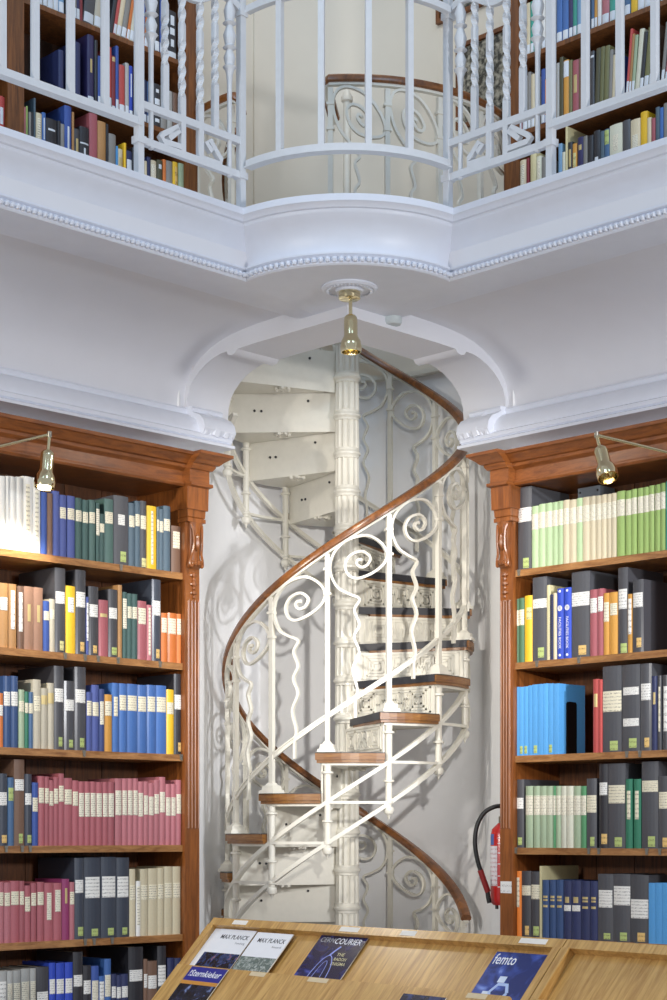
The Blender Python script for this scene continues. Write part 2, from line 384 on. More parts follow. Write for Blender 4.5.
# tread
def sector(mb, r0, r1, a0, a1, z0, z1, n=8, nose=0):
    def ae(r): return DTH-.0315/r
    top = [cyl(r0, a0, 0), cyl(.12, a0, 0), cyl(.12, ae(.12), 0)]; a1 = ae(r1); pts = [cyl(r1, a1+(a0-a1)*i/n, 0) for i in range(n+1)]
    poly = [(p.x, p.y) for p in top[1:]+pts]
    return mb.prism(poly, lambda p: Vector((p[0], p[1], z0)), lambda p: Vector((p[0], p[1], z1)))
D = math.radians
me_tread = sector(sector(MB(), .05, .648, D(-4.9), D(27.2), -.036, -.004), .05, .640, D(-4.4), D(27.0), -.050, -.036).me('tread', WOOD_T)
mb = sector(MB(), .05, .645, D(-5.0), D(26), -.0045, .0)
mb.add([tuple(cyl(.05, D(-5.4), -.036)), tuple(cyl(.636, D(-5.1), -.036)), tuple(cyl(.636, D(-5.1), .0)), tuple(cyl(.05, D(-5.4), .0)),
        tuple(cyl(.05, D(-3.2), -.034)), tuple(cyl(.636, D(-4.6), -.034)), tuple(cyl(.636, D(-4.6), -.001)), tuple(cyl(.05, D(-3.2), -.001))],
       [(0, 1, 2, 3), (4, 5, 6, 7), (0, 1, 5, 4), (1, 2, 6, 5), (2, 3, 7, 6), (3, 0, 4, 7)])
me_mat = mb.me('tread_mat', RUBBER)
mb = sector(MB(), .05, .625, D(-2.5), D(27.5), -.062, -.050)
me_plate = mb.me('tread_plate', IRON)
mb = MB().lathe([(-.062, .03), (-.072, .026), (-.072, .0), (-.062, 0)], cyl(.34, D(17), 0), n=10)
for i in range(6): mb.ball(cyl(.34, D(17), -.068)+Vector((.036*math.cos(i*PI/3), .036*math.sin(i*PI/3), 0)), .013, 5, 3)
me_ros = mb.me('tread_rosette', IRON, True)
# riser with key relief on the front, bolts on the back
me_riser = MB().box(-.030, -.022, -.612, -.055, -RISE-.066, -.050).me('riser', IRON)
mb = MB()
def bar(r0, r1, z0, z1): mb.box(-.0365, -.0295, -r1, -r0, z0, z1)
b_ = .008; zl, zt = -RISE+.010, -.056
def ring_(r0, r1, z0, z1, open_=None):
    bar(r0, r1, z0, z0+b_); bar(r0, r1, z1-b_, z1); bar(r0, r0+b_, z0, z1); bar(r1-b_, r1, z0, z1)
ring_(.085, .59, zl, zt)
for rc in (.165, .51):
    for w_ in (.054, .038, .022): ring_(rc-w_, rc+w_, (zl+zt)/2-w_*.92, (zl+zt)/2+w_*.92)
for i in range(6):
    r0 = .235+i*.037
    za, zb = (zl+.016, zt-.05) if i % 2 else (zl+.05, zt-.016)
    bar(r0, r0+b_, za, zb); bar(r0, r0+.03, zb-b_ if i % 2 else za, zb if i % 2 else za+b_)
    bar(r0+.015, r0+.015+b_, zl+.03, zt-.03)
bar(.235, .455, zl+.014, zl+.014+b_); bar(.235, .455, zt-.014-b_, zt-.014)
me_key = mb.me('key_relief', IRON)
me_bolts = [MB().lathe([(0, .007), (.006, .006), (.006, 0), (0, 0)], (-.022, -r, z), (1, 0, 0), 7).me('riser_bolt', DARK) for r, z in ((.2, -.10), (.44, -.15), (.475, -.148))]
# baluster post
prof = [(-.512, .002), (-.500, .006), (-.490, .010), (-.484, .020), (-.468, .026), (-.456, .024), (-.448, .014), (-.440, .014), (-.436, .022), (-.424, .022), (-.420, .0165), (-.336, .0165), (-.332, .027), (-.324, .027), (-.319, .0165), (-.104, .0175), (-.100, .028), (-.092, .028), (-.087, .0175), (-.062, .0185)]
me_lower = MB().lathe(prof, cyl(RP, 0, 0), n=12).me('baluster_stem', IRON, True)
me_post = MB().box(-.0115, .0115, -RP-.0115, -RP+.0115, .0, .945).me('baluster', IRON)
mb = MB()
for z0, z1, a0, a1 in ((0, .016, .044, .042), (.016, .038, .034, .032), (.038, .052, .024, .015)):
    mb.box8([(-a0, -RP-a0, z0), (a0, -RP-a0, z0), (a0, -RP+a0, z0), (-a0, -RP+a0, z0), (-a1, -RP-a1, z1), (a1, -RP-a1, z1), (a1, -RP+a1, z1), (-a1, -RP+a1, z1)])
me_base = mb.me('baluster_base', IRON)
me_collars = [MB().box(-.0185, .0185, -RP-.0165, -RP+.0165, z-.006, z+.006).me('collar', IRON) for z in (.872, .755)]
# scroll panel between two balusters
SP = [(430, 960), (430, 885), (438, 830), (420, 745), (446, 668), (425, 602), (446, 545), (426, 482), (447, 432), (405, 411), (362, 386), (338, 345), (329, 305), (333, 262), (356, 212), (405, 168), (478, 147), (535, 175), (560, 220), (548, 266), (500, 312), (440, 340), (402, 326), (389, 282), (412, 238), (458, 219), (490, 243), (480, 276), (455, 290), (436, 276), (441, 258), (455, 256)]
def scroll_me(name, R, da, rise, zb):
    P = []
    for zx, zy in catmull([(a, b, 0) for a, b in SP], 4) and [(p.x, p.y) for p in catmull([(a, b, 0) for a, b in SP], 4)]:
        u = (zx-318)/252; z = zb+rise*u-(zy-(235-190*u))*.00107
        P.append(cyl(R, da*u, z))
    ups = [Vector((p.x, p.y, 0)).normalized() for p in P]
    mb = MB().sweep(P, rect(.0062, .0095), ups=ups)
    mb.ball(P[-1], .010, 6, 4)
    return mb.me(name, IRON)
me_scroll = scroll_me('scroll', RP, DTH, RISE, .945)
for k in range(KLO, KHI+1):
    t = put(me_tread, 'tread', k); put(me_mat, 'tread_mat', k, parent=t); put(me_plate, 'tread_plate', k, parent=t); put(me_ros, 'tread_rosette', k, parent=t)
    t['label'] = 'brown wooden tread with dark rubber nosing'
    r = put(me_riser, 'riser', k); put(me_key, 'key_relief', k, parent=r); [put(m_, 'riser_bolt', k, parent=r) for m_ in me_bolts]
    p = put(me_post, 'baluster', k); put(me_base, 'baluster_base', k, parent=p); [put(m_, 'collar', k, parent=p) for m_ in me_collars]
    if k > KLO+1: put(me_lower, 'baluster_stem', k, parent=p)
    put(me_scroll, 'scroll', k)
r = put(me_riser, 'riser', 12); [put(m_, 'riser_bolt', 12, parent=r) for m_ in me_bolts]; put(me_key, 'key_relief', 12, parent=r)
# straps between the balusters below the treads
def strap(z0, z1, h=.0095):
    P = []; ups = []
    for i in range(9):
        u = i/8; P.append(cyl(RP+.004, DTH*u, z0+(z1-z0)*u)); ups.append(Vector((math.sin(DTH*u), -math.cos(DTH*u), 0)))
    return MB().sweep(P, rect(h, .012), ups=ups)
me_s1 = strap(-.235, -.235+RISE).me('diagonal_strap', IRON); me_s2 = strap(-.432, -.432+RISE).me('diagonal_strap', IRON)
me_s3 = strap(-.238, -.238, .0065).me('level_strap', IRON)
for k in range(KLO+2, KHI+1):
    put(me_s1, 'diagonal_strap', k)
    if k > KLO+2: put(me_s2, 'diagonal_strap', k); put(me_s3, 'level_strap', k)
# handrail, its iron band, and the lower rail
def helix(k0, k1, dz, r, step=6):
    P = []; n = int((k1-k0)*step)
    for i in range(n+1):
        k = k0+(k1-k0)*i/n; P.append(cyl(r, TH0+DTH*k, zk(k)+E+dz))
    return P
hp = helix(KLO-.3, KHI+1, .977, RP)
sec = [(-.026, -.012), (-.018, -.018), (.018, -.018), (.026, -.012), (.027, .004), (.019, .017), (0, .021), (-.019, .017), (-.027, .004)]
me = MB().sweep(hp, sec, up=(0, 0, 1)).me('handrail', WOOD_R, True); o = bpy.data.objects.new('handrail', me); COL.objects.link(o); o.parent = ST
o['label'] = 'polished brown wooden handrail'
for nm, dz, a, b in (('handrail_band', .952, .013, .006), ('lower_rail', .170, .006, .009)):
    me = MB().sweep(helix(KLO-.3, KHI+1, dz, RP), rect(a, b), up=(0, 0, 1)).me(nm, IRON); o = bpy.data.objects.new(nm, me); COL.objects.link(o); o.parent = ST
me = MB().sweep(helix(KLO-.3, KHI+1, .184, RP), rect(.012, .003), up=(0, 0, 1)).me('lower_rail_cap', IRON); o = bpy.data.objects.new('lower_rail_cap', me); COL.objects.link(o); o.parent = ST
# newel top above the landing
mb = MB().lathe([(GAL+E-.05, .055), (GAL+E+.02, .055), (GAL+E+.05, .03), (GAL+E+.10, .022), (GAL+E+1.22, .02), (GAL+E+1.23, .03), (GAL+E+1.25, .03), (GAL+E+1.27, .018), (GAL+E+1.31, .002)], n=14)
o = bpy.data.objects.new('newel_top', mb.me('newel_top', IRON, True)); COL.objects.link(o); o.parent = ST
# guard round the opening on the gallery
def guard(a0, a1, n, label, tail=None):
    g = thing('landing_guard', (SCX, SCY, GAL+E), label, 'railing', 'guard rails round the stair opening')
    RG = .86; da = (a1-a0)/n
    ms = scroll_me('scroll', RG, da, 0.0, .935)
    mp = MB().box(-.0115, .0115, -RG-.0115, -RG+.0115, 0, .935).me('post', IRON)
    mc = [MB().box(-.018, .018, -RG-.016, -RG+.016, z-.006, z+.006).me('collar', IRON) for z in (.86, .745)]
    def pl(me_, name, a, par=None):
        o = bpy.data.objects.new(name, me_); COL.objects.link(o)
        if par: o.parent = par
        else: o.parent = g; o.rotation_euler = (0, 0, a)
        return o
    for i in range(n+1):
        p = pl(mp, 'post', a0+da*i); [pl(m_, 'collar', 0, p) for m_ in mc]
        if i < n: pl(ms, 'scroll', a0+da*i)
    P = [cyl(RG, a0+(a1-a0)*i/40, .975) for i in range(41)]
    if tail == 'start':      # rail turns back in to the opening
        P = [cyl(RG-.24, a0-D(.5), .89), cyl(RG-.16, a0-D(1.4), .93), cyl(RG-.08, a0-D(1.8), .96), cyl(RG-.03, a0-D(1.3), .974)]+P
    if tail == 'end':
        P = P+[cyl(RG-.004, a1+D(1.4), .972), cyl(RG-.012, a1+D(2.4), .955), cyl(RG-.02, a1+D(2.9), .925), cyl(RG-.024, a1+D(3.0), .885)]
    for nm, dz, s_, m in (('handrail', 0, sec, WOOD_R), ('handrail_band', -.024, rect(.013, .006), IRON), ('lower_rail', -.78, rect(.006, .012), IRON)):
        Q = [p+Vector((0, 0, dz)) for p in P]
        if nm == 'lower_rail': Q = Q[4:] if tail == 'start' else Q[:-4]
        o = bpy.data.objects.new(nm, MB().sweep(Q, s_, up=(0, 0, 1)).me(nm, m, nm == 'handrail')); COL.objects.link(o); o.parent = g
guard(D(-5.5), D(100), 6, 'cream scrollwork guard rail with brown handrail on the gallery behind the bay', 'start')
guard(D(-94), D(-40), 3, 'cream scrollwork guard rail seen beside the left gallery bookcase end', 'end')

# ------------------------------------------------------------------ balcony railings
DR = .70; FT = 2.556
def RL(sd, px, py, d=DR):
    s, z = sz(sd, px, py, d); return W(sd, s, d, z)
def wvec(sd): return W(sd, 0, 1, 0)-W(sd, 0, 0, 0)
def rail(par, name, sd, s0, s1, z, hs=.0135, hd=.012):
    mb = MB(); wbox(mb, sd, s0, s1, DR-hd, DR+hd, z-hs, z+hs); return mb.build(name, RAILP, par)
def vbar(par, name, sd, s, z0, z1, h=.0125, m=RAILP):
    mb = MB(); wbox(mb, sd, s-h, s+h, DR-h, DR+h, z0, z1); return mb.build(name, m, par)
def twist(par, sd, s, z0, z1):
    """square bar twisted in two short stretches"""
    mb = MB(); rr = []; n = 56; a = 0
    tw = [(.30, .52), (.62, .86)]
    for i in range(n+1):
        u = i/n; z = z0+(z1-z0)*u
        if .16 < (1-u) < .40 or .48 < (1-u) < .74: a += PI/7
        base = W(sd, s, DR, z); ax = W(sd, 1, 0, 0)-W(sd, 0, 0, 0); bx = wvec(sd); h = .0118
        ring = []
        for k in range(4):
            b = a+PI/4+k*PI/2; ring.append(base+ax*(h*1.414*math.cos(b))+bx*(h*1.414*math.sin(b)))
        rr.append(ring)
    return mb.rings(rr).build('twisted_bar', RAILP, par)
def leafbar(par, sd, s, z0, z1):
    P = [(z0-.022, .003), (z0-.018, .011), (z0-.008, .013), (z0, .009), (z0+.01, .010), (z0+.36, .0105), (z0+.40, .014), (z0+.42, .020), (z0+.43, .029), (z0+.44, .018), (z0+.47, .025), (z0+.50, .013), (z0+.51, .029), (z0+.52, .018), (z0+.56, .027), (z0+.60, .013), (z0+.61, .029), (z0+.62, .018), (z0+.66, .025), (z0+.70, .012), (z1, .010)]
    return MB().lathe([(z+E, r) for z, r in P], Vector((*W(sd, s, DR, 0).xy, 0)), n=10).build('leaf_bar', RAILP, par, True)
def hook(par, sd, pts):
    P = [RL(sd, *p) for p in pts]; return MB().sweep(P, rect(.011, .011), up=wvec(sd)).build('hook_scroll', RAILP, par)
def straight(sd, postpx, inpx, bars, twists, leaves, hooks, label):
    g = thing('balcony_railing', W(sd, sY(sd, postpx[0], DR)[0], DR, FT), label, 'railing', 'balcony railings')
    sp = [sY(sd, p, DR)[0] for p in postpx]
    for s in sp:
        p = vbar(g, 'post', sd, s, FT, 3.62, .0145)
        for z in (2.715, 3.385): mb = MB(); wbox(mb, sd, s-.021, s+.021, DR-.021, DR+.021, z-.014, z+.014); mb.build('collar', RAILP, p)
    s0, s1 = sp
    rail(g, 'bottom_rail', sd, s0, SFAR, 2.785, .016)
    mb = MB(); wbox(mb, sd, s0, SFAR, DR-.02, DR+.02, 2.768, 2.774); mb.build('bottom_rail_flange', RAILP, g)
    rail(g, 'top_rail', sd, s1, SFAR, 3.60, .02, .025)
    rail(g, 'panel_rail', sd, s1, s0, 2.857, .0145); rail(g, 'panel_rail', sd, s1, s0, 2.716, .0145)
    # undulating upper panel rail
    P = []
    for i in range(25):
        u = i/24; P.append(W(sd, s1+(s0-s1)*u, DR, 3.395+.035*math.sin(u*3*PI)*(1 if u < .67 else 1)))
    MB().sweep(P, rect(.011, .014), up=(0, 0, 1)).build('wavy_rail', RAILP, g)
    for p in bars: vbar(g, 'bar', sd, sY(sd, p, DR)[0], 2.80, 3.60)
    for p, low in twists: twist(g, sd, sY(sd, p, DR)[0], 2.72 if low else 2.857, 3.60)
    for p in leaves: leafbar(g, sd, sY(sd, p, DR)[0], 2.715, 3.60)
    for h in hooks: hook(g, sd, h)
    return g
straight(-1, (139, 241), None, (2, 35, 70.5, 105, -32), ((165, 0), (182, 1), (200, 1), (215, 0)), (151, 229.5),
         ([(182, 148), (163, 142), (160.5, 137), (163, 134), (177, 127.5), (178, 131), (168, 139)], [(200, 158), (219, 165), (220, 160), (209, 141), (205, 143), (211, 152)]),
         'white iron balcony railing with twisted bars in front of the left gallery bookcase')
straight(1, (551, 448), None, (585.5, 620, 655, 690), ((474.7, 0), (489.8, 1), (506.6, 1), (523, 0)), (460.5, 537.7),
         ([(489.8, 158), (469, 165), (470, 159), (480, 143), (484, 145), (478, 153)], [(506.6, 150), (528, 142), (530.5, 138), (528, 135), (512, 127.5), (509.5, 131), (520, 139)]),
         'white iron balcony railing with twisted bars in front of the right gallery bookcase')
g = thing('balcony_railing', (XS, YB-.55, FT+E), 'curved white iron railing round the projecting gallery bay', 'railing', 'balcony railings')
for nm, z, h, w in (('bottom_rail', 2.765, .013, .013), ('bottom_rail_flange', 2.748, .003, .022), ('upper_rail', 3.40, .014, .014), ('top_rail', 3.60, .02, .025)):
    MB().sweep([bay(DR, z, .02+.96*i/32) for i in range(33)], rect(w, h), up=(0, 0, 1)).build(nm, RAILP, g)
for px in (280, 321.5, 368, 409.5):
    best = min((abs(CX+F*bay(DR, 3, u/400).x/bay(DR, 3, u/400).y-px), u/400) for u in range(401))[1]
    p = bay(DR, 0, best); c = Vector((XS, YB, 0)); n_ = Vector((p.x-c.x, p.y-c.y, 0)).normalized(); t_ = Vector((-n_.y, n_.x, 0)); h = .0125
    cs = [Vector((p.x, p.y, 0))+t_*(a*h)+n_*(b*h) for a, b in ((-1, -1), (1, -1), (1, 1), (-1, 1))]
    MB().box8([v+Vector((0, 0, 2.775+E)) for v in cs]+[v+Vector((0, 0, 3.60+E)) for v in cs]).build('bar', RAILP, g)

# ------------------------------------------------------------------ bookcases
def bookcase(sd, px_in, px_out, px_cut, shelves, label):
    s_in = sY(sd, px_in, .0)[0]; s_end = sY(sd, px_out, .02)[0]; s_far = sY(sd, px_cut, 0)[0]; DP = -.335
    g = thing('bookcase', W(sd, (s_end+s_far)/2, -.17, FLOOR), label, 'bookcase', 'lower bookcases')
    def bx(name, s0, s1, d0, d1, z0, z1, m=WOOD, par=g): mb = MB(); wbox(mb, sd, s0, s1, d0, d1, z0, z1); return mb.build(name, m, par)
    bx('side_panel', s_end+.004, s_in, DP, -.004, FLOOR, 1.575); bx('side_panel', s_far, s_far+.03, DP, 0, FLOOR, 1.575)
    bx('plinth', s_in, s_far, DP, -.01, FLOOR, FLOOR+.18)
    bx('top_board', s_in, s_far, DP, .0, 1.575, 1.60, WOOD)
    s = s_in; i = 0
    while s < s_far-.02:                                   # back boards
        w = .105; mb = MB(); wbox(mb, sd, s+.001, min(s+w, s_far)-.001, DP-.002, DP+.010+(.002 if i % 2 else 0), FLOOR+.18, 1.575); mb.build('back_board', WOOD_B, g); s += w; i += 1
    for z in shelves: bx('shelf', s_in+.001, s_far, DP+.013, -.001, z-.030, z, WOOD_S)
    # stile with reeded pilaster, carved drop and console, capital
    bx('stile', s_end, s_in, -.03, .012, FLOOR, 1.575)
    sp0, sp1 = s_end+.001, s_in-.016; sc = (sp0+sp1)/2; hw = (sp1-sp0)/2
    for j in range(4):
        s = sp0+.006+(sp1-sp0-.012)*j/3
        mb = MB().sweep([W(sd, s, .012, .03), W(sd, s, .012, 1.06)], circ(.0058, 8), up=(0, 0, 1)); mb.build('reed', WOOD, g, True)
    dz = 1.19; mb = MB()
    for j, r in enumerate((.012, .010, .013, .009, .011, .008, .006)):
        mb.ball(W(sd, sc, .016, dz-.012-j*.02), r, 6, 4, (1, 1, 1.1))
        if j % 2 == 0:
            mb.ball(W(sd, sc-.012, .015, dz-.014-j*.02), r*.6, 5, 3); mb.ball(W(sd, sc+.012, .015, dz-.014-j*.02), r*.6, 5, 3)
    mb.build('carved_drop', WOOD, g, True)
    mb = MB(); rr = []
    for z, dd, ww in ((1.205, .020, .9), (1.215, .032, 1.05), (1.235, .034, 1.0), (1.262, .030, .86), (1.30, .036, .92), (1.345, .040, .98), (1.385, .038, 1.0), (1.405, .044, 1.06), (1.412, .046, 1.08)):
        w = hw*ww; rr.append([W(sd, sc-w, -.0, z), W(sd, sc-w, dd*.75, z), W(sd, sc-w*.5, dd, z), W(sd, sc+w*.5, dd, z), W(sd, sc+w, dd*.75, z), W(sd, sc+w, 0, z)])
    cs = mb.rings(rr).build('carved_console', WOOD, g, True)
    mb = MB()
    mb.ball(W(sd, sc, .036, 1.325), .02, 8, 6, (.8, .8, 2.1))
    for q in (-1, 1):
        mb.sweep(catmull([W(sd, sc+q*hw*a, d_, z) for a, d_, z in ((.9, .034, 1.40), (.72, .043, 1.37), (.66, .044, 1.31), (.78, .036, 1.27), (1.0, .034, 1.245), (1.06, .034, 1.222), (.86, .036, 1.212), (.7, .036, 1.225), (.8, .036, 1.24))], 3), circ(.0062, 6), up=wvec(sd))
        mb.ball(W(sd, sc+q*hw*.3, .036, 1.228), .012, 6, 4)
    mb.build('leaf_carving', WOOD, cs, True)
    mb = MB()
    def fr(a, z0, b, z1):
        wfrus(mb, sd, (s_end-a, s_in-.004+a, -.03, .03+a), z0, (s_end-b, s_in-.004+b, -.03, .03+b), z1)
    fr(.012, 1.412, .012, 1.43); fr(.004, 1.43, .01, 1.436); fr(.010, 1.436, .012, 1.468)
    fr(.020, 1.468, .022, 1.568)
    mb.build('capital', WOOD, g)
    mb = MB()
    def ck(a, z0, b, z1, fl=.0):
        wfrus(mb, sd, (s_end-a, s_in+.006, DP, .03+a), z0, (s_end-b, s_in+.006, DP, .03+b), z1)
    ck(.022, 1.568, .036, 1.574); ck(.036, 1.574, .036, 1.588); ck(.024, 1.588, .024, 1.648); ck(.034, 1.648, .044, 1.662); ck(.044, 1.662, .046, 1.672); ck(.056, 1.672, .070, 1.686); ck(.070, 1.686, .098, 1.706); ck(.102, 1.706, .102, 1.720)
    mb.build('cornice_block', WOOD_H, g)
    CP = [(DP, 1.57), (.0, 1.57), (.012, 1.572), (.018, 1.582), (.018, 1.588), (.010, 1.59), (.008, 1.596), (.008, 1.640), (.014, 1.646), (.026, 1.655), (.028, 1.668), (.040, 1.672), (.050, 1.684), (.068, 1.702), (.078, 1.706), (.080, 1.720), (DP, 1.720)]
    mb = MB(); wprism(mb, sd, CP, s_in+.006, s_far+.03); mb.build('cornice', WOOD_H, g)
    return g, s_in, s_far
ZL = [1.183, .775, .3627, -.045, -.4475, -.855, -1.26]
ZR = [1.192, .7756, .3564, -.057, -.458, -.86, -1.26]
BL = bookcase(-1, 183, 200.5, -60, ZL, 'tall brown wooden bookcase with carved pilaster left of the spiral stair')
BR = bookcase(1, 515, 499, 712, ZR, 'tall brown wooden bookcase with carved pilaster right of the spiral stair')
def clip(sd, px, z, par, m=CLIPM):
    s = sY(sd, px, 0)[0]; mb = MB(); wbox(mb, sd, s-.008, s+.008, -.01, .004, z-.010, z+.001); wbox(mb, sd, s-.006, s+.006, .0, .004, z-.026, z-.008); mb.build('shelf_clip', m, par)
for px, i in ((121, 0), (65, 1), (85, 1), (98, 1), (118, 1), (160, 1), (84, 2), (181, 2), (6, 3), (22, 3), (30, 3), (85, 4), (94, 4), (112, 4)): clip(-1, px, ZL[i], BL[0])
for px, i in ((519, 0), (537, 1), (579, 1), (627, 2), (640, 2), (516, 3), (589, 3), (599, 3), (647, 3), (660, 3), (619, 4), (637, 4)): clip(1, px, ZR[i], BR[0])
mb = MB(); s0, z0 = sz(1, 500.5, 893, .013); s1, z1 = sz(1, 511.5, 881.5, .013); wbox(mb, 1, s0, s1, .0118, .0135, z0, z1)
tag(mb.build('stile_sign', printed('sign_white', '#f0efec', '#55555a', 2., thr=.6)), 'small white square sign on the right bookcase stile beside the extinguisher', 'sign')
# gallery bookcases
DG = (C0-9.25)/R2
def gcase(sd, px0, px1, px_cut, extra, label):
    sa = sY(sd, px1, DG)[0]; sb = sY(sd, px0, DG)[0]; sf = sY(sd, px_cut, DG)[0]; DP = DG-.50
    g = thing('gallery_bookcase', W(sd, (sa+sf)/2, DG-.2, GAL), label, 'bookcase', 'gallery bookcases')
    def bx(name, s0, s1, d0, d1, z0, z1, m=WOOD_G): mb = MB(); wbox(mb, sd, s0, s1, d0, d1, z0, z1); return mb.build(name, m, g)
    bx('side_panel', sa, sb, DP, DG, GAL, 4.45); bx('side_panel', sf, sf+.03, DP, DG, GAL, 4.45)
    bx('top_board', sa, sf, DP, DG+.02, 4.45, 4.5)
    s = sb
    while s < sf-.02:
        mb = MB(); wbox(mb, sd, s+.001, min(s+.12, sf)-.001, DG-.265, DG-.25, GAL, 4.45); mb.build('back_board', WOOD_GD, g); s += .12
    for z in (2.64, 3.0, 3.36, 3.715, 4.07): bx('shelf', sb, sf, DG-.25, DG-.002, z-.022, z, WOOD_G)
    for pa, pb in extra:
        bx('upright', sY(sd, pb, DG)[0], sY(sd, pa, DG)[0], DG-.25, DG+.001, GAL, 4.45)
gcase(-1, 185.6, 200, -40, ((7.5, 24),), 'dark brown gallery bookcase behind the left balcony railing')
gcase(1, 518, 504, 700, (), 'dark brown gallery bookcase behind the right balcony railing')

# ------------------------------------------------------------------ books
PAL = {  # key: (hex, colour word)
 'w': ('#eeece6', 'white'), 'K': ('#47474c', 'black'), 'k': ('#2e2e34', 'black'), 'G': ('#505156', 'black'), 'D': ('#3e4552', 'black'),
 'b': ('#3c5aa6', 'blue'), 'B': ('#4470b4', 'blue'), 'v': ('#4c5a9a', 'blue'), 'P': ('#3a4a80', 'blue'), 'N': ('#2c3560', 'navy'), 'n': ('#34507e', 'blue'),
 'l': ('#5aa8e8', 'light blue'), 'F': ('#2c4cc0', 'blue'), 'q': ('#486a90', 'blue'),
 'g': ('#3e5c58', 'dark green'), 's': ('#526674', 'grey-green'), 'S': ('#4f6c66', 'dark green'), 'e': ('#2f7a5e', 'green'), 'E': ('#4e7658', 'green'), 'p': ('#a9bc9c', 'pale green'), 'M': ('#b4cd9e', 'light green'), 'I': ('#9ab668', 'lime green'), 'j': ('#dcdcc8', 'off-white'), 'T': ('#3c9c8c', 'teal'), 'm': ('#5a9a6a', 'green'),
 'y': ('#f0c22c', 'yellow'), 'o': ('#d87a3a', 'orange'), 'O': ('#f08430', 'orange'), 'h': ('#d49a44', 'ochre'), 'c': ('#dccfb0', 'cream'), 't': ('#b88a58', 'tan'), 'C': ('#d4c8a8', 'cream'), 'a': ('#c4bca8', 'beige'),
 'r': ('#ae6068', 'red'), 'R': ('#c2504c', 'red'), 'd': ('#8a3038', 'dark red'), 'u': ('#963a6a', 'purple'), 'i': ('#bd747c', 'red'), 'z': ('#7c5e4c', 'brown'), 'Z': ('#a07a64', 'brown'), 'x': ('#8c8a86', 'grey'), 'X': ('#b4b4b0', 'grey'), 'L': ('#dcd2a4', 'manila'), 'V': ('#34305e', 'purple'), 'Y': ('#787850', 'olive'), 'H': ('#54523c', 'olive'), 'A': ('#7aa4c8', 'light blue')}
BM = {}
def bmat(k):
    if k not in BM:
        dark = k in 'KkGD'
        BM[k] = mat('cloth_'+k, PAL[k][0], .42 if dark else .5, var=.05, scale=160, bump=.12, coat=.25 if dark else .12, rnd=.09)
    return BM[k]
def spine_lab(th): return .85
# label codes: string 'type:f0:f1[:w]' with fractions of the height from the top
PRE = {
 'L': [('C', .20, .38)], 'LW': [('W', .22, .42)], 'B1': [('W', .27, .43), ('g', .85, .96)], 'B2': [('W', .26, .44), ('o', .85, .96)],
 'T': [('L', .10, .55)], 'TS': [('L', .22, .52)], '': [], 'J': [('L', .14, .36)], 'R': [('C', .17, .39)], 'RL': [('L', .18, .55)],
 'gw': [('x', .80, .97)], 'b3': [('W', .30, .38), ('g', .86, .96)], 'x': [('W', .28, .42), ('y', .86, .97)], 'P': [('C', .24, .46)], 'g3': [('g', .86, .97)],
 'B4': [('W', .24, .50), ('g', .88, .97)], 'B5': [('W', .24, .52), ('o', .88, .97)], 'gold': [('h', .27, .31), ('h', .33, .36), ('h', .43, .47)]}
LMAT['h'] = mat('gold_print', '#d9c48a', .4, metal=.4, var=.05)
ORD = ['', 'first', 'second', 'third', 'fourth', 'fifth', 'sixth', 'seventh', 'eighth', 'ninth', 'tenth', 'eleventh', 'twelfth', 'thirteenth', 'fourteenth', 'fifteenth', 'sixteenth', 'seventeenth', 'eighteenth', 'nineteenth', 'twentieth']
def orden(n): return ORD[n] if n < len(ORD) else '%d%s' % (n, {1: 'st', 2: 'nd', 3: 'rd'}.get(n % 10, 'th'))
def book(sd, s0, s1, z0, z1, d, dep, key, labs, lean=0, soft=False):
    """s0 < s1 along the wall; spine faces the room"""
    s0, s1 = min(s0, s1)+.0004, max(s0, s1)-.0004; th = s1-s0; H = z1-z0; b = min(.0055, th*.16) if not soft else min(.0012, th*.05)
    t = min(.0026, th*.14) if not soft else min(.0008, th*.1)
    def sh(s, z):
        if not lean: return s, z
        a = math.radians(lean)*(1 if sd < 0 else -1); ds, dz_ = s-s0, z-z0
        return s0+ds*math.cos(a)-dz_*math.sin(a), z0+dz_*math.cos(a)+ds*math.sin(a)
    def Wb(s, dd, z):
        s, z = sh(s, z); return W(sd, s, dd, z)
    e = thing('book', W(sd, (s0+s1)/2, d-dep/2, z0), None, 'book')
    n = 5; arc = [(s0+th*i/n, d-b*((2*i/n-1)**2)) for i in range(n+1)]
    out = [(s0, d-dep)]+arc+[(s1, d-dep)]
    inn = [(s1-t, d-dep)]+[(s1-t, d-b-t), (s0+t, d-b-t)]+[(s0+t, d-dep)]
    cb = MB().prism(out+inn, lambda p: Wb(p[0], p[1], z0), lambda p: Wb(p[0], p[1], z1)).build('cover', bmat(key), e)
    pz = min(.004, H*.02)
    MB().box8([Wb(a, c, zz) for zz in (z0+.001, z1-pz) for a, c in ((s0+t, d-b-t), (s1-t, d-b-t), (s1-t, d-dep+.004), (s0+t, d-dep+.004))]).build('pages', PAGES, e)
    for L_ in labs:
        ty, f0, f1 = L_[:3]; w = L_[3] if len(L_) > 3 else (.86 if ty in 'WCLx' else .62 if ty == 'h' else .6)
        if ty in 'goy' and th > .05: w = .4
        za, zb = z1-H*f1, z1-H*f0; c = (s0+s1)/2; hw = th*w/2
        if ty in 'goy' and th > .03: c += th*.12*(1 if sd > 0 else -1)
        pts = [(c-hw+2*hw*i/4) for i in range(5)]
        def dd(s): return d-b*((2*(s-s0)/th-1)**2)
        poly = [(s, dd(s)+.0009) for s in pts]+[(s, dd(s)-.0004) for s in reversed(pts)]
        MB().prism(poly, lambda p: Wb(p[0], p[1], za), lambda p: Wb(p[0], p[1], zb)).build('call_tag' if ty in 'goy' else 'gilt_lettering' if ty == 'h' else 'spine_label', LMAT[ty], cb)
    return e
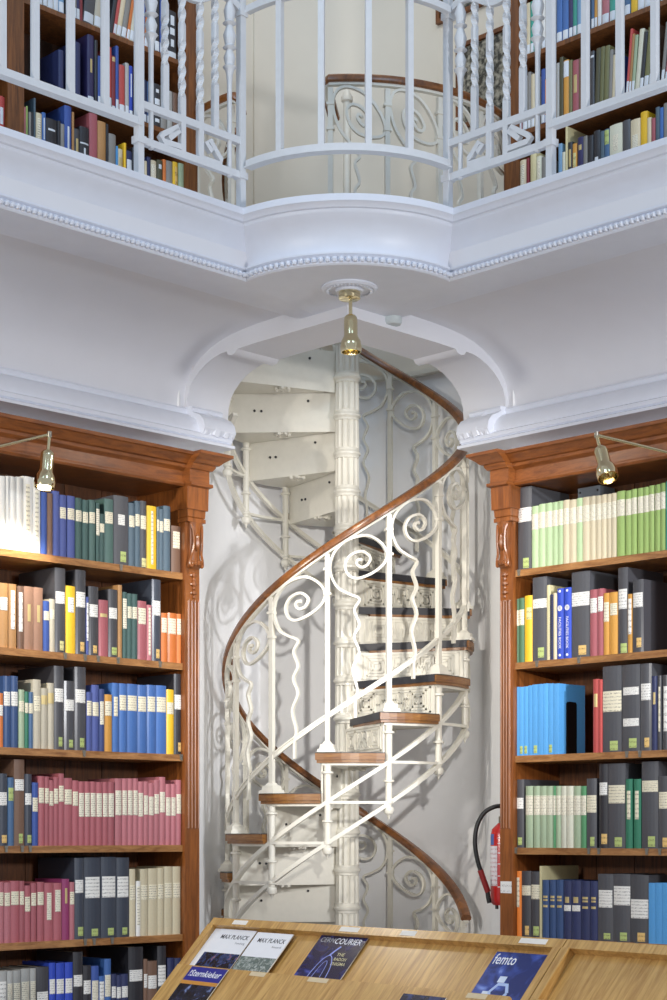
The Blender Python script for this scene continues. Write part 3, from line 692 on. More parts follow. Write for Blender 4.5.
def row(sd, zsh, d, dep, where, group, data, defh=.27):
    data = sorted(data, key=lambda r: r[0]); cnt = {}; tot = {}
    for r in data: w = PAL[r[3]][1]; tot[w] = tot.get(w, 0)+1
    out = []
    for r in data:
        x0, x1, yt, key = r[:4]; lab = r[4] if len(r) > 4 else ''; opt = r[5] if len(r) > 5 else {}
        dd = d+opt.get('dd', 0)
        sa, Y = sY(sd, (x0+x1)/2, dd)
        z1 = zsh+defh*(opt.get('h', 1)) if yt is None else (YH-yt)*Y/F
        labs = PRE[lab] if isinstance(lab, str) else lab
        e = book(sd, sY(sd, x0, dd)[0], sY(sd, x1, dd)[0], zsh, z1, dd, opt.get('dep', dep), key, labs, opt.get('lean', 0), opt.get('soft', False))
        w = PAL[key][1]; cnt[w] = cnt.get(w, 0)+1
        if tot[w] == 1: l = 'the only %s book on the %s' % (w, where)
        else: l = '%s %s book from the left on the %s' % (orden(cnt[w]), w, where)
        tag(e, opt.get('label') or l, 'book', group); out.append(e)
    return out
DB = -.014
row(-1, ZL[0], DB, .2, "lower left bookcase's top shelf", 'books on the lower left top shelf', [
 (.2, 6.5, 476, 'w'), (6.5, 9.7, 476, 'w'), (9.7, 16.5, 476.5, 'w'), (16.5, 23.3, 477, 'w'), (23.3, 33, 476.5, 'w', [('L', .1, .9, .4)]), (33, 41, 478, 'w', [('L', .1, .9, .4)]),
 (41.3, 47.5, 492, 'b'), (47.5, 53.2, 493, 'z'), (53.4, 60, 491, 'v'), (60, 67, 495, 'v', 'L'), (67.5, 75.5, 496, 'v', 'L'), (75.8, 82.5, 498, 'g', 'L'), (82.8, 89, 500, 'g', 'L'), (89.4, 96, 500, 'S', 'L'),
 (96.3, 100, 503, 'g', 'T'), (100, 105, 514, 'g', 'L'), (105, 114, 499, 'S', 'L'), (114.2, 129, 496, 'G', [('W', .27, .42, .45), ('g', .80, .95)]), (129.2, 135.5, 503, 's', 'L'), (135.5, 140.5, 501, 's', 'L'), (140.6, 147, 501, 'G', [('C', .22, .42), ('y', .85, .98, .8)]),
 (147.3, 157, 506, 'y', [('L', .08, .92, .22)]), (157.1, 159.6, 507, 's', 'L'), (159.7, 164, 509, 's', 'L'), (164, 171, 506, 's', 'L'), (171.8, 181.5, 526, 'z', [('C', .12, .48, .7)])])
row(-1, ZL[1], DB, .2, "lower left bookcase's second shelf", 'books on the lower left second shelf', [
 (.2, 8.5, 583, 't', 'LW'), (9, 17, 584, 't', [('W', .1, .7, .5)]), (17.8, 24, 586, 'z', [('W', .1, .72, .6)]), (24.3, 34, 586.5, 'Z', [('h', .28, .55, .3)]), (34, 43.4, 587.5, 'Z', [('h', .28, .55, .3)]), (43.8, 50, 601, 'b', 'L'), (50, 55.3, 599, 'a', 'L'),
 (55.5, 66, 568, 'K', 'x', {'dep': .27}), (66.3, 76, 586, 'y', [('W', .17, .39, .6)]), (76.1, 86.4, 570, 'K', 'B2', {'dep': .27}), (86.5, 89, 597, 'v', [('W', .1, .75, .7)]), (89.1, 99, 586.5, 'K', 'B2', {'dep': .25}), (99.2, 108.8, 600, 'r', [('h', .24, .30, .7)]), (109, 118.2, 589.5, 'K', 'B1', {'dep': .25}), (118.3, 122.5, 585, 't'),
 (123, 127.5, 592, 'g', 'T'), (127.5, 132.5, 593.5, 'g', 'L'), (132.5, 138, 594, 'g', 'L'), (138.2, 147, 601, 'r', [('C', .12, .39)]), (147.2, 152.2, 605, 'i', [('L', .05, .9, .4)]), (152.5, 161.4, 579.5, 'D', 'B2', {'dep': .27}), (161.7, 168, 613, 'o', [('C', .1, .4)]), (168.2, 177, 613, 'o', [('C', .11, .42)]), (177.2, 183.2, 614, 'o', [('C', .1, .42)])])
row(-1, ZL[2], DB, .2, "lower left bookcase's third shelf", 'books on the lower left third shelf', [
 (-2, 3.6, 693, 'o', 'LW'), (3.8, 11.2, 676, 'n', 'LW'), (11.2, 18.6, 676, 'n', 'LW'), (19, 25, 689.5, 'p', 'L'), (25, 29, 691.5, 'e', 'L'), (29, 33.5, 692, 'q', 'L'), (33.6, 41.4, 679.5, 'a', 'P'), (41.6, 48.2, 688, 'a', [('h', .12, .27, .95)]), (48.3, 54.4, 683, 'a', [('h', .15, .31, .95)]),
 (54.6, 64.4, 666, 'K', 'B1', {'dep': .27}), (64.6, 75.2, 681, 'K', 'B1', {'dep': .22}), (75.3, 86.5, 667, 'K', 'B1', {'dep': .27}), (87, 92.4, 692, 'v', [('C', .15, .4)]), (92.5, 99.5, 685, 'v', [('C', .26, .47)]), (99.6, 104.9, 689, 'P', [('L', .2, .57, .7)]), (105, 112.6, 694.5, 'h', [('C', .12, .37)]),
 (112.8, 119.4, 683, 'B', [('C', .2, .48, .6)]), (119.5, 127.4, 683.5, 'B', 'R'), (127.5, 137.9, 684, 'B', 'R'), (138, 147.4, 685, 'B', 'R'), (147.5, 156.4, 685, 'B', 'R'), (156.5, 166.9, 685.5, 'B', 'R'), (167, 174.4, 689.5, 'y', [('C', .2, .38)]), (174.5, 183.4, 674, 'k', 'B2', {'dep': .27})])
reds = [(38.8, 45, 776), (45, 49.5, 776.5), (49.5, 54, 780), (54, 59, 777), (59, 64.5, 773.5), (64.5, 72.8, 778), (72.8, 79, 780.5)]
reds2 = [(79, 85, 781.5), (85, 90.6, 781.5), (90.7, 96.5, 781.5), (96.5, 103, 782), (103, 108.5, 782), (108.5, 115, 782)]
reds3 = [(115.5, 122.5, 778.5), (122.5, 128, 778.5), (128, 133.5, 778.5), (133.5, 138.5, 778.5), (138.5, 144, 781.5), (144, 149, 781.5), (149, 154.5, 783), (154.5, 160, 780), (160, 166, 777), (166, 171.5, 784), (171.5, 176.5, 784), (176.5, 182.8, 780)]
row(-1, ZL[3], DB, .2, "lower left bookcase's fourth shelf", 'books on the lower left fourth shelf', [
 (-1, 8, 773.5, 'D', 'B2', {'dep': .24}), (8.2, 14.4, 777.5, 'q', [('g', .15, .34, .8)]), (14.6, 25, 759.5, 'z', [('W', .23, .36), ('g', .86, .97)], {'dep': .27}), (25.2, 32.4, 774, 'D', 'B1', {'dep': .24}), (32.6, 38.6, 782.5, 'b', 'P')] +
 [r+('r', 'R') for r in reds]+[r+('r', 'RL') for r in reds2]+[r+('i', 'TS' if i > 4 else 'RL') for i, r in enumerate(reds3)])
row(-1, ZL[4], DB, .2, "lower left bookcase's fifth shelf", 'books on the lower left fifth shelf', [
 (-2, 4.3, 882, 'i', 'R'), (4.5, 11, 882.5, 'i', 'R'), (11, 19.8, 881, 'r', 'R'), (19.8, 24.8, 881, 'r', 'R'), (25, 31, 885.5, 'r', [('C', .2, .46)]), (31.3, 37, 883, 'r', 'R'), (37.5, 44.6, 882, 'r', 'R'), (44.8, 53.8, 883, 'r', [('L', .17, .64, .5)]), (54, 62.3, 883, 'r', [('L', .12, .5, .65)]), (62.5, 69.9, 879, 'u', [('h', .15, .4, .3)]), (70, 74.9, 882, 'i', 'R'),
 (75.1, 84.4, 858, 'D', 'B1', {'dep': .27}), (84.6, 101.3, 857.5, 'D', 'B4', {'dep': .27}), (101.5, 116.8, 857, 'D', 'B4', {'dep': .27}), (117, 129.8, 857.5, 'D', 'B4', {'dep': .27}),
 (130, 136, 869, 'C', 'P'), (136.5, 140.9, 881, 'w', [('L', .1, .8, .6)]), (141, 148.4, 869, 'C', 'P'), (148.6, 157.9, 868.5, 'C', 'P'), (158, 164.4, 868, 'C', 'P'), (164.6, 172.9, 866.5, 'C', 'P'), (173.1, 181.3, 866.5, 'C', 'P')])
row(-1, ZL[5], DB, .2, "lower left bookcase's lowest visible shelf", 'books on the lower left lowest shelf', [
 (-1, 7.4, 971, 'X', [('W', .15, .5)]), (7.6, 13.4, 971, 'X', 'RL'), (13.6, 21.4, 970.5, 'X', 'RL'), (21.6, 30.4, 969, 'X', 'RL'), (30.6, 36.4, 968.5, 'X', 'RL'), (36.6, 49.4, 967, 'K', [('W', .35, .55)]), (49.6, 56, 963, 'F', 'LW'), (56.5, 65, 963, 'F', 'LW'), (65.4, 73.4, 962.5, 'F', 'LW'), (73.6, 83.4, 952, 'k', 'x', {'dep': .27}), (83.6, 91.8, 965.5, 'k', 'LW'), (92, 99.4, 966, 'b', 'TS'), (99.6, 104.9, 976, 'B', [('W', .1, .5)]), (105, 111.6, 959, 'B', 'TS', {'dep': .24}),
 (111.8, 116.9, 974, 'N', 'LW'), (117, 121.9, 975, 'N', 'LW'), (122, 128.8, 974, 'N', 'LW'), (129, 143.8, 947, 'k', 'x', {'dep': .28}), (144, 147.9, 959, 'z', 'LW'), (148, 157.7, 961, 'z', 'LW'), (158, 166.8, 946, 'k', 'B4', {'dep': .28}), (168, 175, 958, 'N'), (175.2, 183, 958, 'N')])
# right bookcase
GL = [(531.2, 538, 506, 'M'), (538, 545, 504, 'M'), (545, 552, 503, 'M'), (552, 557.5, 502, 'M'), (557.5, 562.5, 501, 'M'), (562.5, 569, 500, 'c'), (569, 576, 499.5, 'c'), (576, 582, 498, 'M'), (582, 589.5, 497, 'c'), (589.5, 595.5, 496, 'c'), (595.5, 601, 495.5, 'c'), (601, 606.4, 494.5, 'c'), (606.5, 611, 494, 'c'), (611, 616, 493, 'c'), (616.3, 624.5, 491, 'I'), (625, 631, 490.5, 'I'), (631, 636.5, 489, 'I'), (637, 643, 488, 'I'), (643, 648.5, 487, 'I'), (648.5, 654, 485.5, 'I'), (654.5, 660, 484.5, 'I'), (660, 665, 483, 'I')]
row(1, ZR[0], DB, .15, "lower right bookcase's top shelf", 'books on the lower right top shelf', [(517.5, 531, 487, 'G', [('W', .25, .42, .98), ('g', .86, .98)], {'dep': .28})]+[g_+([('L', .13, .38, .98)],) for g_ in GL]+[(665.2, 671, 481, 'T')])
R2_ = row(1, ZR[1], DB, .2, "lower right bookcase's second shelf", 'books on the lower right second shelf', [
 (513.2, 518.4, 599, 'E', [('C', .18, .42, .95)]), (518.5, 523.8, 598, 'E', [('C', .18, .42, .95)]), (524, 531.8, 595.5, 'y', [('y', .18, .36)]), (532, 546.3, 577, 'G', [('W', .26, .37, .98), ('g', .84, .96)], {'dep': .27}), (546.5, 549.8, 585, 'L', '', {'dep': .25}), (549.9, 553, 594.5, 'N', '', {'soft': True}), (553, 556.4, 593, 'c'), (556.6, 563.2, 588.5, 'F'), (563.6, 570.8, 587.5, 'F'), (571, 589.2, 571.5, 'G', [('W', .24, .40, .98), ('o', .86, .97)], {'dep': .28}),
 (589.4, 596.9, 589.5, 'r', [('W', .13, .35)]), (597, 602.9, 588.5, 'r', [('W', .12, .34)]), (603, 608.9, 593, 'h', [('C', .15, .46)]), (609, 617.3, 592, 'h', [('C', .18, .37)]), (617.5, 627.2, 567.5, 'K', [('W', .25, .48), ('g', .88, .99)], {'dep': .27}), (627.3, 631.8, 594, 'h', [('W', .08, .68, .7)]), (632, 643, 579.5, 'K', [('W', .18, .38), ('o', .8, .93)], {'dep': .28})])
row(1, ZR[2], DB, .2, "lower right bookcase's third shelf", 'books on the lower right third shelf',
 [(a, b, y, 'l', l, {'soft': True, 'dep': .19}) for a, b, y, l in ((513.6, 519, 687, ''), (519, 523.5, 687, 'g3'), (523.5, 528, 686.5, 'g3'), (528, 532, 685.5, ''), (532, 537.5, 684.5, 'g3'), (537.5, 543, 684, ''), (543, 548, 683.5, ''), (548, 553, 683.5, 'g3'), (553, 559, 683.5, ''))] +
 [(592.5, 598.4, 679, 'R', [('h', .2, .38, .6)]), (598.5, 601.9, 679.5, 'R'), (602, 621, 666, 'G', [('C', .29, .53, .98), ('g', .87, .98)], {'dep': .27}), (621.4, 639.6, 664.5, 'G', [('W', .26, .35), ('W', .62, .71), ('g', .85, .96)], {'dep': .27}), (639.8, 651, 663.5, 'G', [('W', .23, .42), ('o', .85, .96)], {'dep': .27}), (651.2, 657, 676, 'N', [('h', .22, .38, .4)]), (657.2, 661.5, 675.5, 'K', [('C', .15, .75, .4)]), (661.7, 669, 675, 'K', [('W', .15, .75, .5)])])
row(1, ZR[3], DB, .18, "lower right bookcase's fourth shelf", 'books on the lower right fourth shelf', [
 (514, 523.5, 779.5, 'K', 'B1', {'dep': .26})]+[(a, b, 786, k, [('L', .155, .47, .98)]) for a, b, k in ((525, 532.5, 'p'), (533, 539.5, 'p'), (539.5, 546, 'p'), (546, 552.8, 'p'), (553, 555.4, 'm'), (555.5, 560.5, 'p'), (560.6, 566, 'j'), (566.1, 573, 'j'), (573.1, 580.4, 'p'), (580.5, 585.8, 'm'))] +
 [(586, 596, 778.5, 'G', [('C', .24, .49, .95), ('g', .84, .97)], {'dep': .25}), (598.5, 607.3, 764, 'k', [('W', .22, .37), ('o', .83, .95)], {'dep': .26}), (607.5, 624.8, 763.5, 'G', [('C', .255, .47, .95), ('g', .87, .98)], {'dep': .27}), (625, 632, 779, 'e', [('C', .17, .58, .5)]), (633, 640.4, 779, 'e', [('C', .17, .58, .5)]), (641, 657.8, 761.5, 'G', [('C', .22, .35, .95), ('g', .86, .98)], {'dep': .27}), (658, 669, 776, 'G', [('C', .22, .45, .95), ('o', .85, .98)], {'dep': .26})])
row(1, ZR[4], DB, .2, "lower right bookcase's fifth shelf", 'books on the lower right fifth shelf', [
 (514, 521, 871, 'O', [('C', .1, .55, .5)]), (521.1, 530.4, 871, 'K', [('C', .22, .37, .95), ('o', .83, .97)], {'dep': .25}), (530.5, 539.3, 871.5, 'K', [('C', .2, .42, .95), ('g', .83, .97)], {'dep': .25}), (539.5, 541.6, 866, 'L', '', {'dep': .27, 'soft': True}),
 (541.7, 548.6, 880, 'n', 'gold'), (549, 555.4, 880, 'n', 'gold'), (555.5, 562.8, 880, 'n', 'gold'), (563, 570.9, 880.5, 'N', [('h', .28, .38, .5), ('W', .42, .52)]), (571, 580.4, 880.5, 'N', [('h', .28, .38, .5), ('W', .42, .52)]), (580.5, 589.4, 881, 'N', 'gold'), (589.5, 597, 881, 'N', 'gold'),
 (597.2, 612.9, 874, 'G', 'B4', {'dep': .26}), (613, 629.8, 874, 'G', [('W', .18, .46, .98), ('g', .86, .98)], {'dep': .26}), (630, 648, 875, 'G', [('W', .36, .64, .98), ('o', .85, .98)], {'dep': .26}), (648.5, 655, 883, 'l', '', {'soft': True}), (655, 662, 883, 'l', '', {'soft': True}), (662, 669, 883, 'l', '', {'soft': True})])
# spiral binding, bookend, grey box
mb = MB(); s_, z_ = sz(1, 551.3, 620, DB)
for i in range(26):
    zz = ZR[1]+.02+i*.0105; mb.lathe([(-.0015, .0065), (.0015, .0065), (.0015, .004), (-.0015, .004)], W(1, s_, DB, zz), (0, 0, 1), 8)
for b_ in R2_:
    if b_['label'].startswith('the only navy'): tag(mb.build('spiral_binding', DARK, b_), 'dark wire spiral binding')
s0 = sY(1, 559.3, DB)[0]; z0 = ZR[2]
mb = MB(); mb.prism([(-.062, z0+.001), (-.062, z0+.225), (-.070, z0+.235), (-.128, z0+.235), (-.136, z0+.225), (-.136, z0+.001)], lambda p: W(1, s0+.001, p[0], p[1]), lambda p: W(1, s0+.004, p[0], p[1]))
wbox(mb, 1, s0-.05, s0+.004, -.136, -.062, z0+.0002, z0+.002)
tag(mb.build('bookend', BLACKM), 'black metal bookend holding up the light blue paperbacks', 'bookend')
s0, s1 = sY(1, 578, -.19)[0], sY(1, 600, -.19)[0]
gb = thing('archive_box', W(1, (s0+s1)/2, -.24, ZR[0]), 'grey metal archive box standing behind the pale green journals', 'box')
mb = MB(); wbox(mb, 1, s0, s1, -.30, -.19, ZR[0], ZR[0]+.365); mb.build('body', mat('box_grey', '#7c848e', .45), gb)
for f_ in (.1, .9): MB().lathe([(-.001, .006), (.003, .005), (.003, 0), (-.001, 0)], W(1, s0+(s1-s0)*f_, -.19, ZR[0]+.345), wvec(1), 8).build('rivet', DARK, gb)
# gallery books
def G(lst, z): return [(a, b, y, k, l, {'dep': .16, **(o_[0] if o_ else {})}) for a, b, y, k, l, *o_ in lst]
DBG = DG-.012
row(-1, 3.715, DBG, .16, "left gallery bookcase's highest visible shelf", 'gallery books left upper shelf', G([
 (38.5, 43, None, 'w', 'gw'), (43.2, 47.8, None, 'x', 'gw'), (48, 53.8, None, 'w', 'gw'), (54, 58.8, None, 'w', 'gw'), (59, 64.4, None, 'A', 'gw'), (74, 77, None, 'x', 'gw'), (77, 80, None, 'V', 'gw'), (80, 83, None, 'd', ''), (83.2, 93.8, None, 'G', 'gw', {'lean': 6}), (94, 101, None, 'a', 'gw', {'lean': 6}),
 (109, 112.8, None, 'k', '', {'lean': 10}), (113, 116, None, 'R', 'gw', {'lean': 10}), (116.2, 120.8, None, 'c', 'gw', {'lean': 10}), (121, 126, None, 'x', 'gw', {'lean': 10}), (126.2, 129, None, 'o', 'gw', {'lean': 10}), (129.2, 134, None, 'j', 'gw', {'lean': 10}), (141, 144, None, 'b', 'gw', {'lean': 4}), (144.3, 148, None, 'o', 'gw', {'lean': 4}), (155, 160, None, 'k', 'gw'), (160.3, 163, None, 'b', 'gw')], 0)+[(168, 177, 11, 'k', [('x', .86, .98), ('x', .1, .3, .4), ('x', .36, .5, .5), ('x', .6, .75, .35)], {'dep': .16})])
row(-1, 3.36, DBG, .16, "left gallery bookcase's middle visible shelf", 'gallery books left middle shelf', G([
 (1, 5.6, 8, 'h', [('x', .82, .99, .98)]), (59, 64, 50, 'N', ''), (74, 81, 42, 'N', ''), (88, 94.5, 35, 'V', [('h', .35, .55, .3), ('x', .9, .99)]), (95, 98, 40, 'k', ''), (98.2, 101, 56, 'b', 'gw'), (108, 112, 47, 'R', 'gw'), (112.2, 115.8, 56, 'd', [('h', .02, .1, .8), ('x', .9, .99)]), (116, 119, 46, 'b', 'gw'), (119.5, 125.4, 65, 'R', 'gw'), (125.6, 129.3, 63, 'X', 'gw'), (129.5, 133, 66, 'F', [('x', .15, .6, .3), ('x', .86, .99)]), (143, 147, 80, 'N', 'gw'), (147.5, 152, 82, 'n', 'gw'), (154, 161, 84, 'k', [('x', .12, .2, .4), ('x', .34, .48, .7), ('x', .8, .88, .6)]), (161.3, 167.5, 86, 'x', ''), (167.8, 173, 91, 'X', ''), (173.3, 178, 93, 'z', '')], 0))
row(-1, 3.0, DBG, .16, "left gallery bookcase's lowest visible shelf", 'gallery books left lower shelf', G([
 (-2, 5.5, 96, 'R', [('x', .2, .5, .4)]), (24.2, 26, 107, 'i', ''), (26.1, 28, 106, 'I', ''), (29, 31.4, 112, 'x', ''), (31.5, 33.8, 112, 'k', ''), (34, 36, 98, 's', '', {'dep': .2}), (36.2, 42.4, 113, 'c', [('L', .1, .7, .5)]), (42.5, 46, 112.5, 'B', [('x', .1, .5, .3)]), (46.2, 57.6, 119, 'k', [('x', .2, .24, .6)]), (58, 60.9, 121, 'k', ''), (61, 64.8, 124, 'x', ''), (65, 72, 106, 'b', [('x', .3, .7, .25)], {'dep': .21}), (72.4, 74.4, 112, 't', ''), (74.5, 80, 129, 'K', [('h', .2, .6, .4)]), (80.2, 89.5, 127, 'k', [('x', .3, .33, .9), ('x', .4, .8, .2)]), (90, 98, 113.5, 'r', '', {'dep': .21}), (98.2, 106.4, 121.5, 't', ''), (106.6, 108.8, 124, 'k', ''), (109, 116.4, 134, 'x', ''), (116.5, 118.3, 146, 'l', ''), (118.5, 123, 149, 'c', [('h', .2, .4)]), (124, 126.5, 143, 'y', ''), (126.8, 132.5, 151, 'N', [('x', .2, .5, .8)]), (133, 139, 148, 'k', ''), (145, 147.2, 161, 'c', ''), (147.5, 151, 157, 'N', ''), (151.3, 157, 160.5, 'c', [('L', .1, .5)]), (157.6, 163, 160, 'H', [('x', .1, .2, .5)]), (163.2, 166.4, 159.5, 'o', ''), (166.6, 173, 161, 'x', ''), (173.2, 178.3, 162, 'y', [('o', .1, .5, .5)]), (179, 185, 163.5, 'p', '')], 0))
row(1, 3.715, DBG, .16, "right gallery bookcase's highest visible shelf", 'gallery books right upper shelf', G([
 (519, 525, None, 'w', 'gw'), (526, 529.8, None, 'c', 'gw'), (530, 533.5, None, 'T', 'gw'), (541, 545, None, 'w', 'gw'), (545.2, 548.6, None, 'w', 'gw'), (556, 561.8, None, 'B', 'gw'), (562, 568, None, 'B', 'gw'), (568.4, 572.4, None, 'V', 'gw'), (572.6, 576.4, None, 'T', 'gw'), (576.6, 582, None, 'A', 'gw'), (591, 594, None, 'q', 'gw'), (594.2, 597, None, 'h', 'gw'), (597.2, 601, None, 'w', 'gw'), (601.4, 608.8, None, 'i', 'gw'), (609, 615, None, 'T', 'gw'), (624, 630, None, 'q', 'gw'), (630.4, 637, None, 'y', ''), (637.2, 643.8, None, 'w', 'gw'), (644, 650, None, 'w', 'gw'), (660, 667, None, 'x', 'gw')], 0), defh=.25)
row(1, 3.36, DBG, .16, "right gallery bookcase's middle visible shelf", 'gallery books right middle shelf', G([
 (519, 521.5, 78, 'R', 'gw'), (522, 527, 76, 'X', 'gw'), (527.3, 530.5, 72, 'x', 'gw'), (530.7, 534.3, 74, 'c', 'gw'), (540.8, 544.6, 69, 'b', 'gw'), (544.8, 547.5, 79, 'O', 'gw'), (556, 559, 63, 'X', ''), (559.1, 562.9, 57, 'H', ''), (563, 568.4, 60, 'h', [('w', 0.0, .0)][:0]+[('x', .02, .30, .96)]), (568.6, 571.9, 60, 'Y', ''), (572, 578.4, 60, 'r', [('h', .28, .62, .5)]), (578.6, 581, 58, 'z', ''), (590, 594, 51, 'K', [('x', .08, .12, .8)]), (594.2, 598.8, 48.5, 'H', '', {'lean': 2}), (599, 602.9, 47, 'Y', '', {'lean': 2}), (603, 608, 46, 'Y', '', {'lean': 2}), (608.2, 611.4, 50, 'x', '', {'lean': 2}), (611.6, 614.5, 55, 'c', '', {'lean': 2}), (614.7, 617.3, 53, 'b', '', {'lean': 2}),
 (625.6, 628, 30, 'R', 'gw', {'lean': 5}), (628.1, 630.6, 35, 't', 'gw', {'lean': 5}), (630.8, 634, 36, 'p', 'gw', {'lean': 5}), (634.2, 638.8, 30, 'j', '', {'lean': 6}), (639, 642.8, 33, 'k', 'gw', {'lean': 6}), (643, 648, 28, 'Y', 'gw', {'lean': 6}), (648.2, 651.4, 24, 'z', 'gw', {'lean': 6}), (660.5, 663.8, 23, 'x', 'gw', {'lean': 6}), (664, 669, 36, 'i', 'gw', {'lean': 8})], 0))
row(1, 3.0, DBG, .16, "right gallery bookcase's lowest visible shelf", 'gallery books right lower shelf', G([
 (519, 525.7, 160, 'c', [('L', .1, .6, .5)]), (526, 528.8, 158, 'd', ''), (529.8, 535.8, 152, 'L', ''), (536, 541, 156, 'j', [('L', .1, .5, .5)]), (541.2, 546, 157, 'x', ''), (558, 561.8, 143.5, 'A', ''), (562, 565, 152, 'j', ''), (565.2, 567.4, 126.5, 'L', '', {'dep': .2}), (567.6, 572, 142, 'k', [('h', .15, .5, .5)]), (572.2, 576.5, 143.5, 'h', [('y', .2, .5)]), (577, 582.9, 137, 'V', [('h', .15, .25, .5)]), (583, 587, 136, 'x', ''), (587.2, 592.8, 135.5, 'k', ''), (593, 599.6, 130.5, 'k', [('x', .5, .7, .5)]), (600, 603.9, 131, 's', ''), (604, 608.8, 129, 'q', [('g', .02, .3, .9)]), (609, 621.8, 124, 'j', [('L', .2, .5, .4)]), (622, 629.8, 120, 'G', ''), (630, 639.8, 119, 'c', [('L', .3, .7, .6)]), (640, 646.8, 111.5, 'y', ''), (647, 650.9, 117.5, 'c', ''), (651, 655, 118, 'r', ''), (655.2, 659.3, 107, 's', ''), (659.5, 663, 107.5, 'B', ''), (663.2, 668, 103, 'x', '')], 0))

# ------------------------------------------------------------------ text helper
FONT = bpy.data.fonts.load('<builtin>') if '<builtin>' in [f.filepath for f in bpy.data.fonts] else None
def text(name, body, o, ux, uy, size, m, parent, fit=None, shear=0, bold=.008):
    """flat lettering at origin o, x along ux, y along uy"""
    cu = bpy.data.curves.new(name, 'FONT'); cu.body = body; cu.size = 1; cu.extrude = 0; cu.offset = bold; cu.shear = shear; cu.resolution_u = 2
    ob = bpy.data.objects.new(name, cu); COL.objects.link(ob); bpy.context.view_layer.update()
    me = bpy.data.meshes.new_from_object(ob.evaluated_get(bpy.context.evaluated_depsgraph_get())); bpy.data.objects.remove(ob)
    xs_ = [v.co.x for v in me.vertices]; w = max(xs_)-min(xs_); kx = size if fit is None else fit/w
    ux = Vector(ux).normalized(); uy = Vector(uy).normalized(); og = org(parent)
    for v in me.vertices: v.co = Vector(o)+ux*((v.co.x-min(xs_))*kx)+uy*(v.co.y*size)-og
    me.materials.clear(); me.materials.append(m); return link(name, me, parent)
INKW = mat('ink_white', '#f4f4f8', .5, var=0); INKD = mat('ink_dark', '#2e2e34', .5, var=0); INKY = mat('ink_gold', '#d8cf9a', .5, var=0); INKG = mat('ink_grey', '#a0a0a4', .5, var=0)
k_ = 0
for b_ in R2_:
    if b_['label'].split(' book')[0].endswith(' blue'):
        k_ += 1; px = 559.9 if k_ == 1 else 567.2
        s_ = sY(1, px, DB)[0]; up = Vector((0, 0, 1)); al = (W(1, 1, 0, 0)-W(1, 0, 0, 0))
        text('spine_lettering', 'FACILITIES BOOK', W(1, s_-.006, DB+.0012, ZR[1]+.185), -up, al, .019, INKW, b_, .14)
        mb = MB()
        for zz in (.30, .018): mb.lathe([(0, .006), (.0012, .006), (.0012, 0), (0, 0)], W(1, s_, DB, ZR[1]+zz), wvec(1), 10)
        mb.lathe([(0, .0125), (.0012, .0125), (.0012, .0095), (0, .0095)], W(1, s_, DB, ZR[1]+.225), wvec(1), 16)
        mb.build('spine_emblem', INKW, b_)

# ------------------------------------------------------------------ lamps
def lamp(name, label, base, elbow, axis, scale, lit, spot, arm_r=.006, deep=0):
    """brass spot lamp: arm from base to elbow, bell head along axis"""
    base, elbow, axis = Vector(base), Vector(elbow), Vector(axis).normalized()
    g = thing(name, base, label, 'lamp')
    if (elbow-base).length > .08:
        MB().sweep([base, elbow], circ(arm_r, 10), up=(0, 1, 0.01)).build('arm', BRASS, g, True)
        MB().lathe([(-.012, .010), (.012, .010)], elbow, (0, 0, 1), 10).build('swivel', CHROME, g, True)
    k = scale; n0 = elbow+axis*(.07*k)
    MB().sweep([elbow, elbow+axis*(.072*k)], circ(.0075*k, 10), up=(0, 1, .3)).build('neck', BRASS, g, True)
    prof = [(.066, .009), (.070, .020), (.078, .026), (.092, .028), (.150, .028), (.160, .031), (.178, .041), (.205, .045), (.222, .042), (.222, .038), (.205, .041), (.18, .036), (.165, .026), (.10, .024), (.10, 0)]
    MB().lathe([(z*k, r*k) for z, r in prof], elbow, axis, 24).build('shade', BRASS, g, True)
    mb = MB().lathe([((z-deep)*k, r*k*(1-deep*9)) for z, r in ((.185, 0), (.188, .018), (.200, .028), (.210, .020), (.214, 0))], elbow, axis, 14)
    mb.build('bulb', emis('bulb_glow_'+label[:6], '#fff3dc', lit), g, True)
    l = bpy.data.lights.new(name+'_light', 'SPOT'); l.energy = spot[0]; l.spot_size = math.radians(spot[1]); l.spot_blend = .6; l.color = (1, .93, .82); l.shadow_soft_size = .03
    lo = bpy.data.objects.new(name+'_light', l); COL.objects.link(lo); lo.parent = g
    lo.location = elbow+axis*(.225*k)-base; lo.rotation_euler = axis.to_track_quat('-Z', 'Y').to_euler()
    return g
def ray(px, py, Y): return Vector(((px-CX)/F*Y, Y, (YH-py)*Y/F+E))
Yl = 7.35
lamp('picture_lamp', 'lit brass spot lamp on an arm in front of the left bookcase cornice', W(-1, sY(-1, -22, .02)[0], .02, 1.56), ray(49.5, 434.5, 7.25), ray(44, 490, 7.22)-ray(49.5, 434.5, 7.25), 1.02, 25, (26, 120))
lamp('picture_lamp', 'brass spot lamp on an arm in front of the right bookcase cornice', W(1, sY(1, 690, .02)[0], .02, 1.555), ray(596.5, 435, 7.25), ray(611, 488, 7.12)-ray(596.5, 435, 7.25), 1.02, 6, (14, 120), deep=.04)
g = lamp('ceiling_lamp', 'brass spot lamp hanging from the plaster rosette before the stair column', RC+Vector((0, 0, -.02)), RC+Vector((0.004, -.005, -.048)), Vector((.012, -.03, -1)), 1.02, 6, (32, 165), deep=.04)
MB().lathe([(-.02, .046), (-.046, .046), (-.05, .040), (-.05, 0), (-.02, 0)], RC, n=24).build('ceiling_plate', BRASS, g, True)

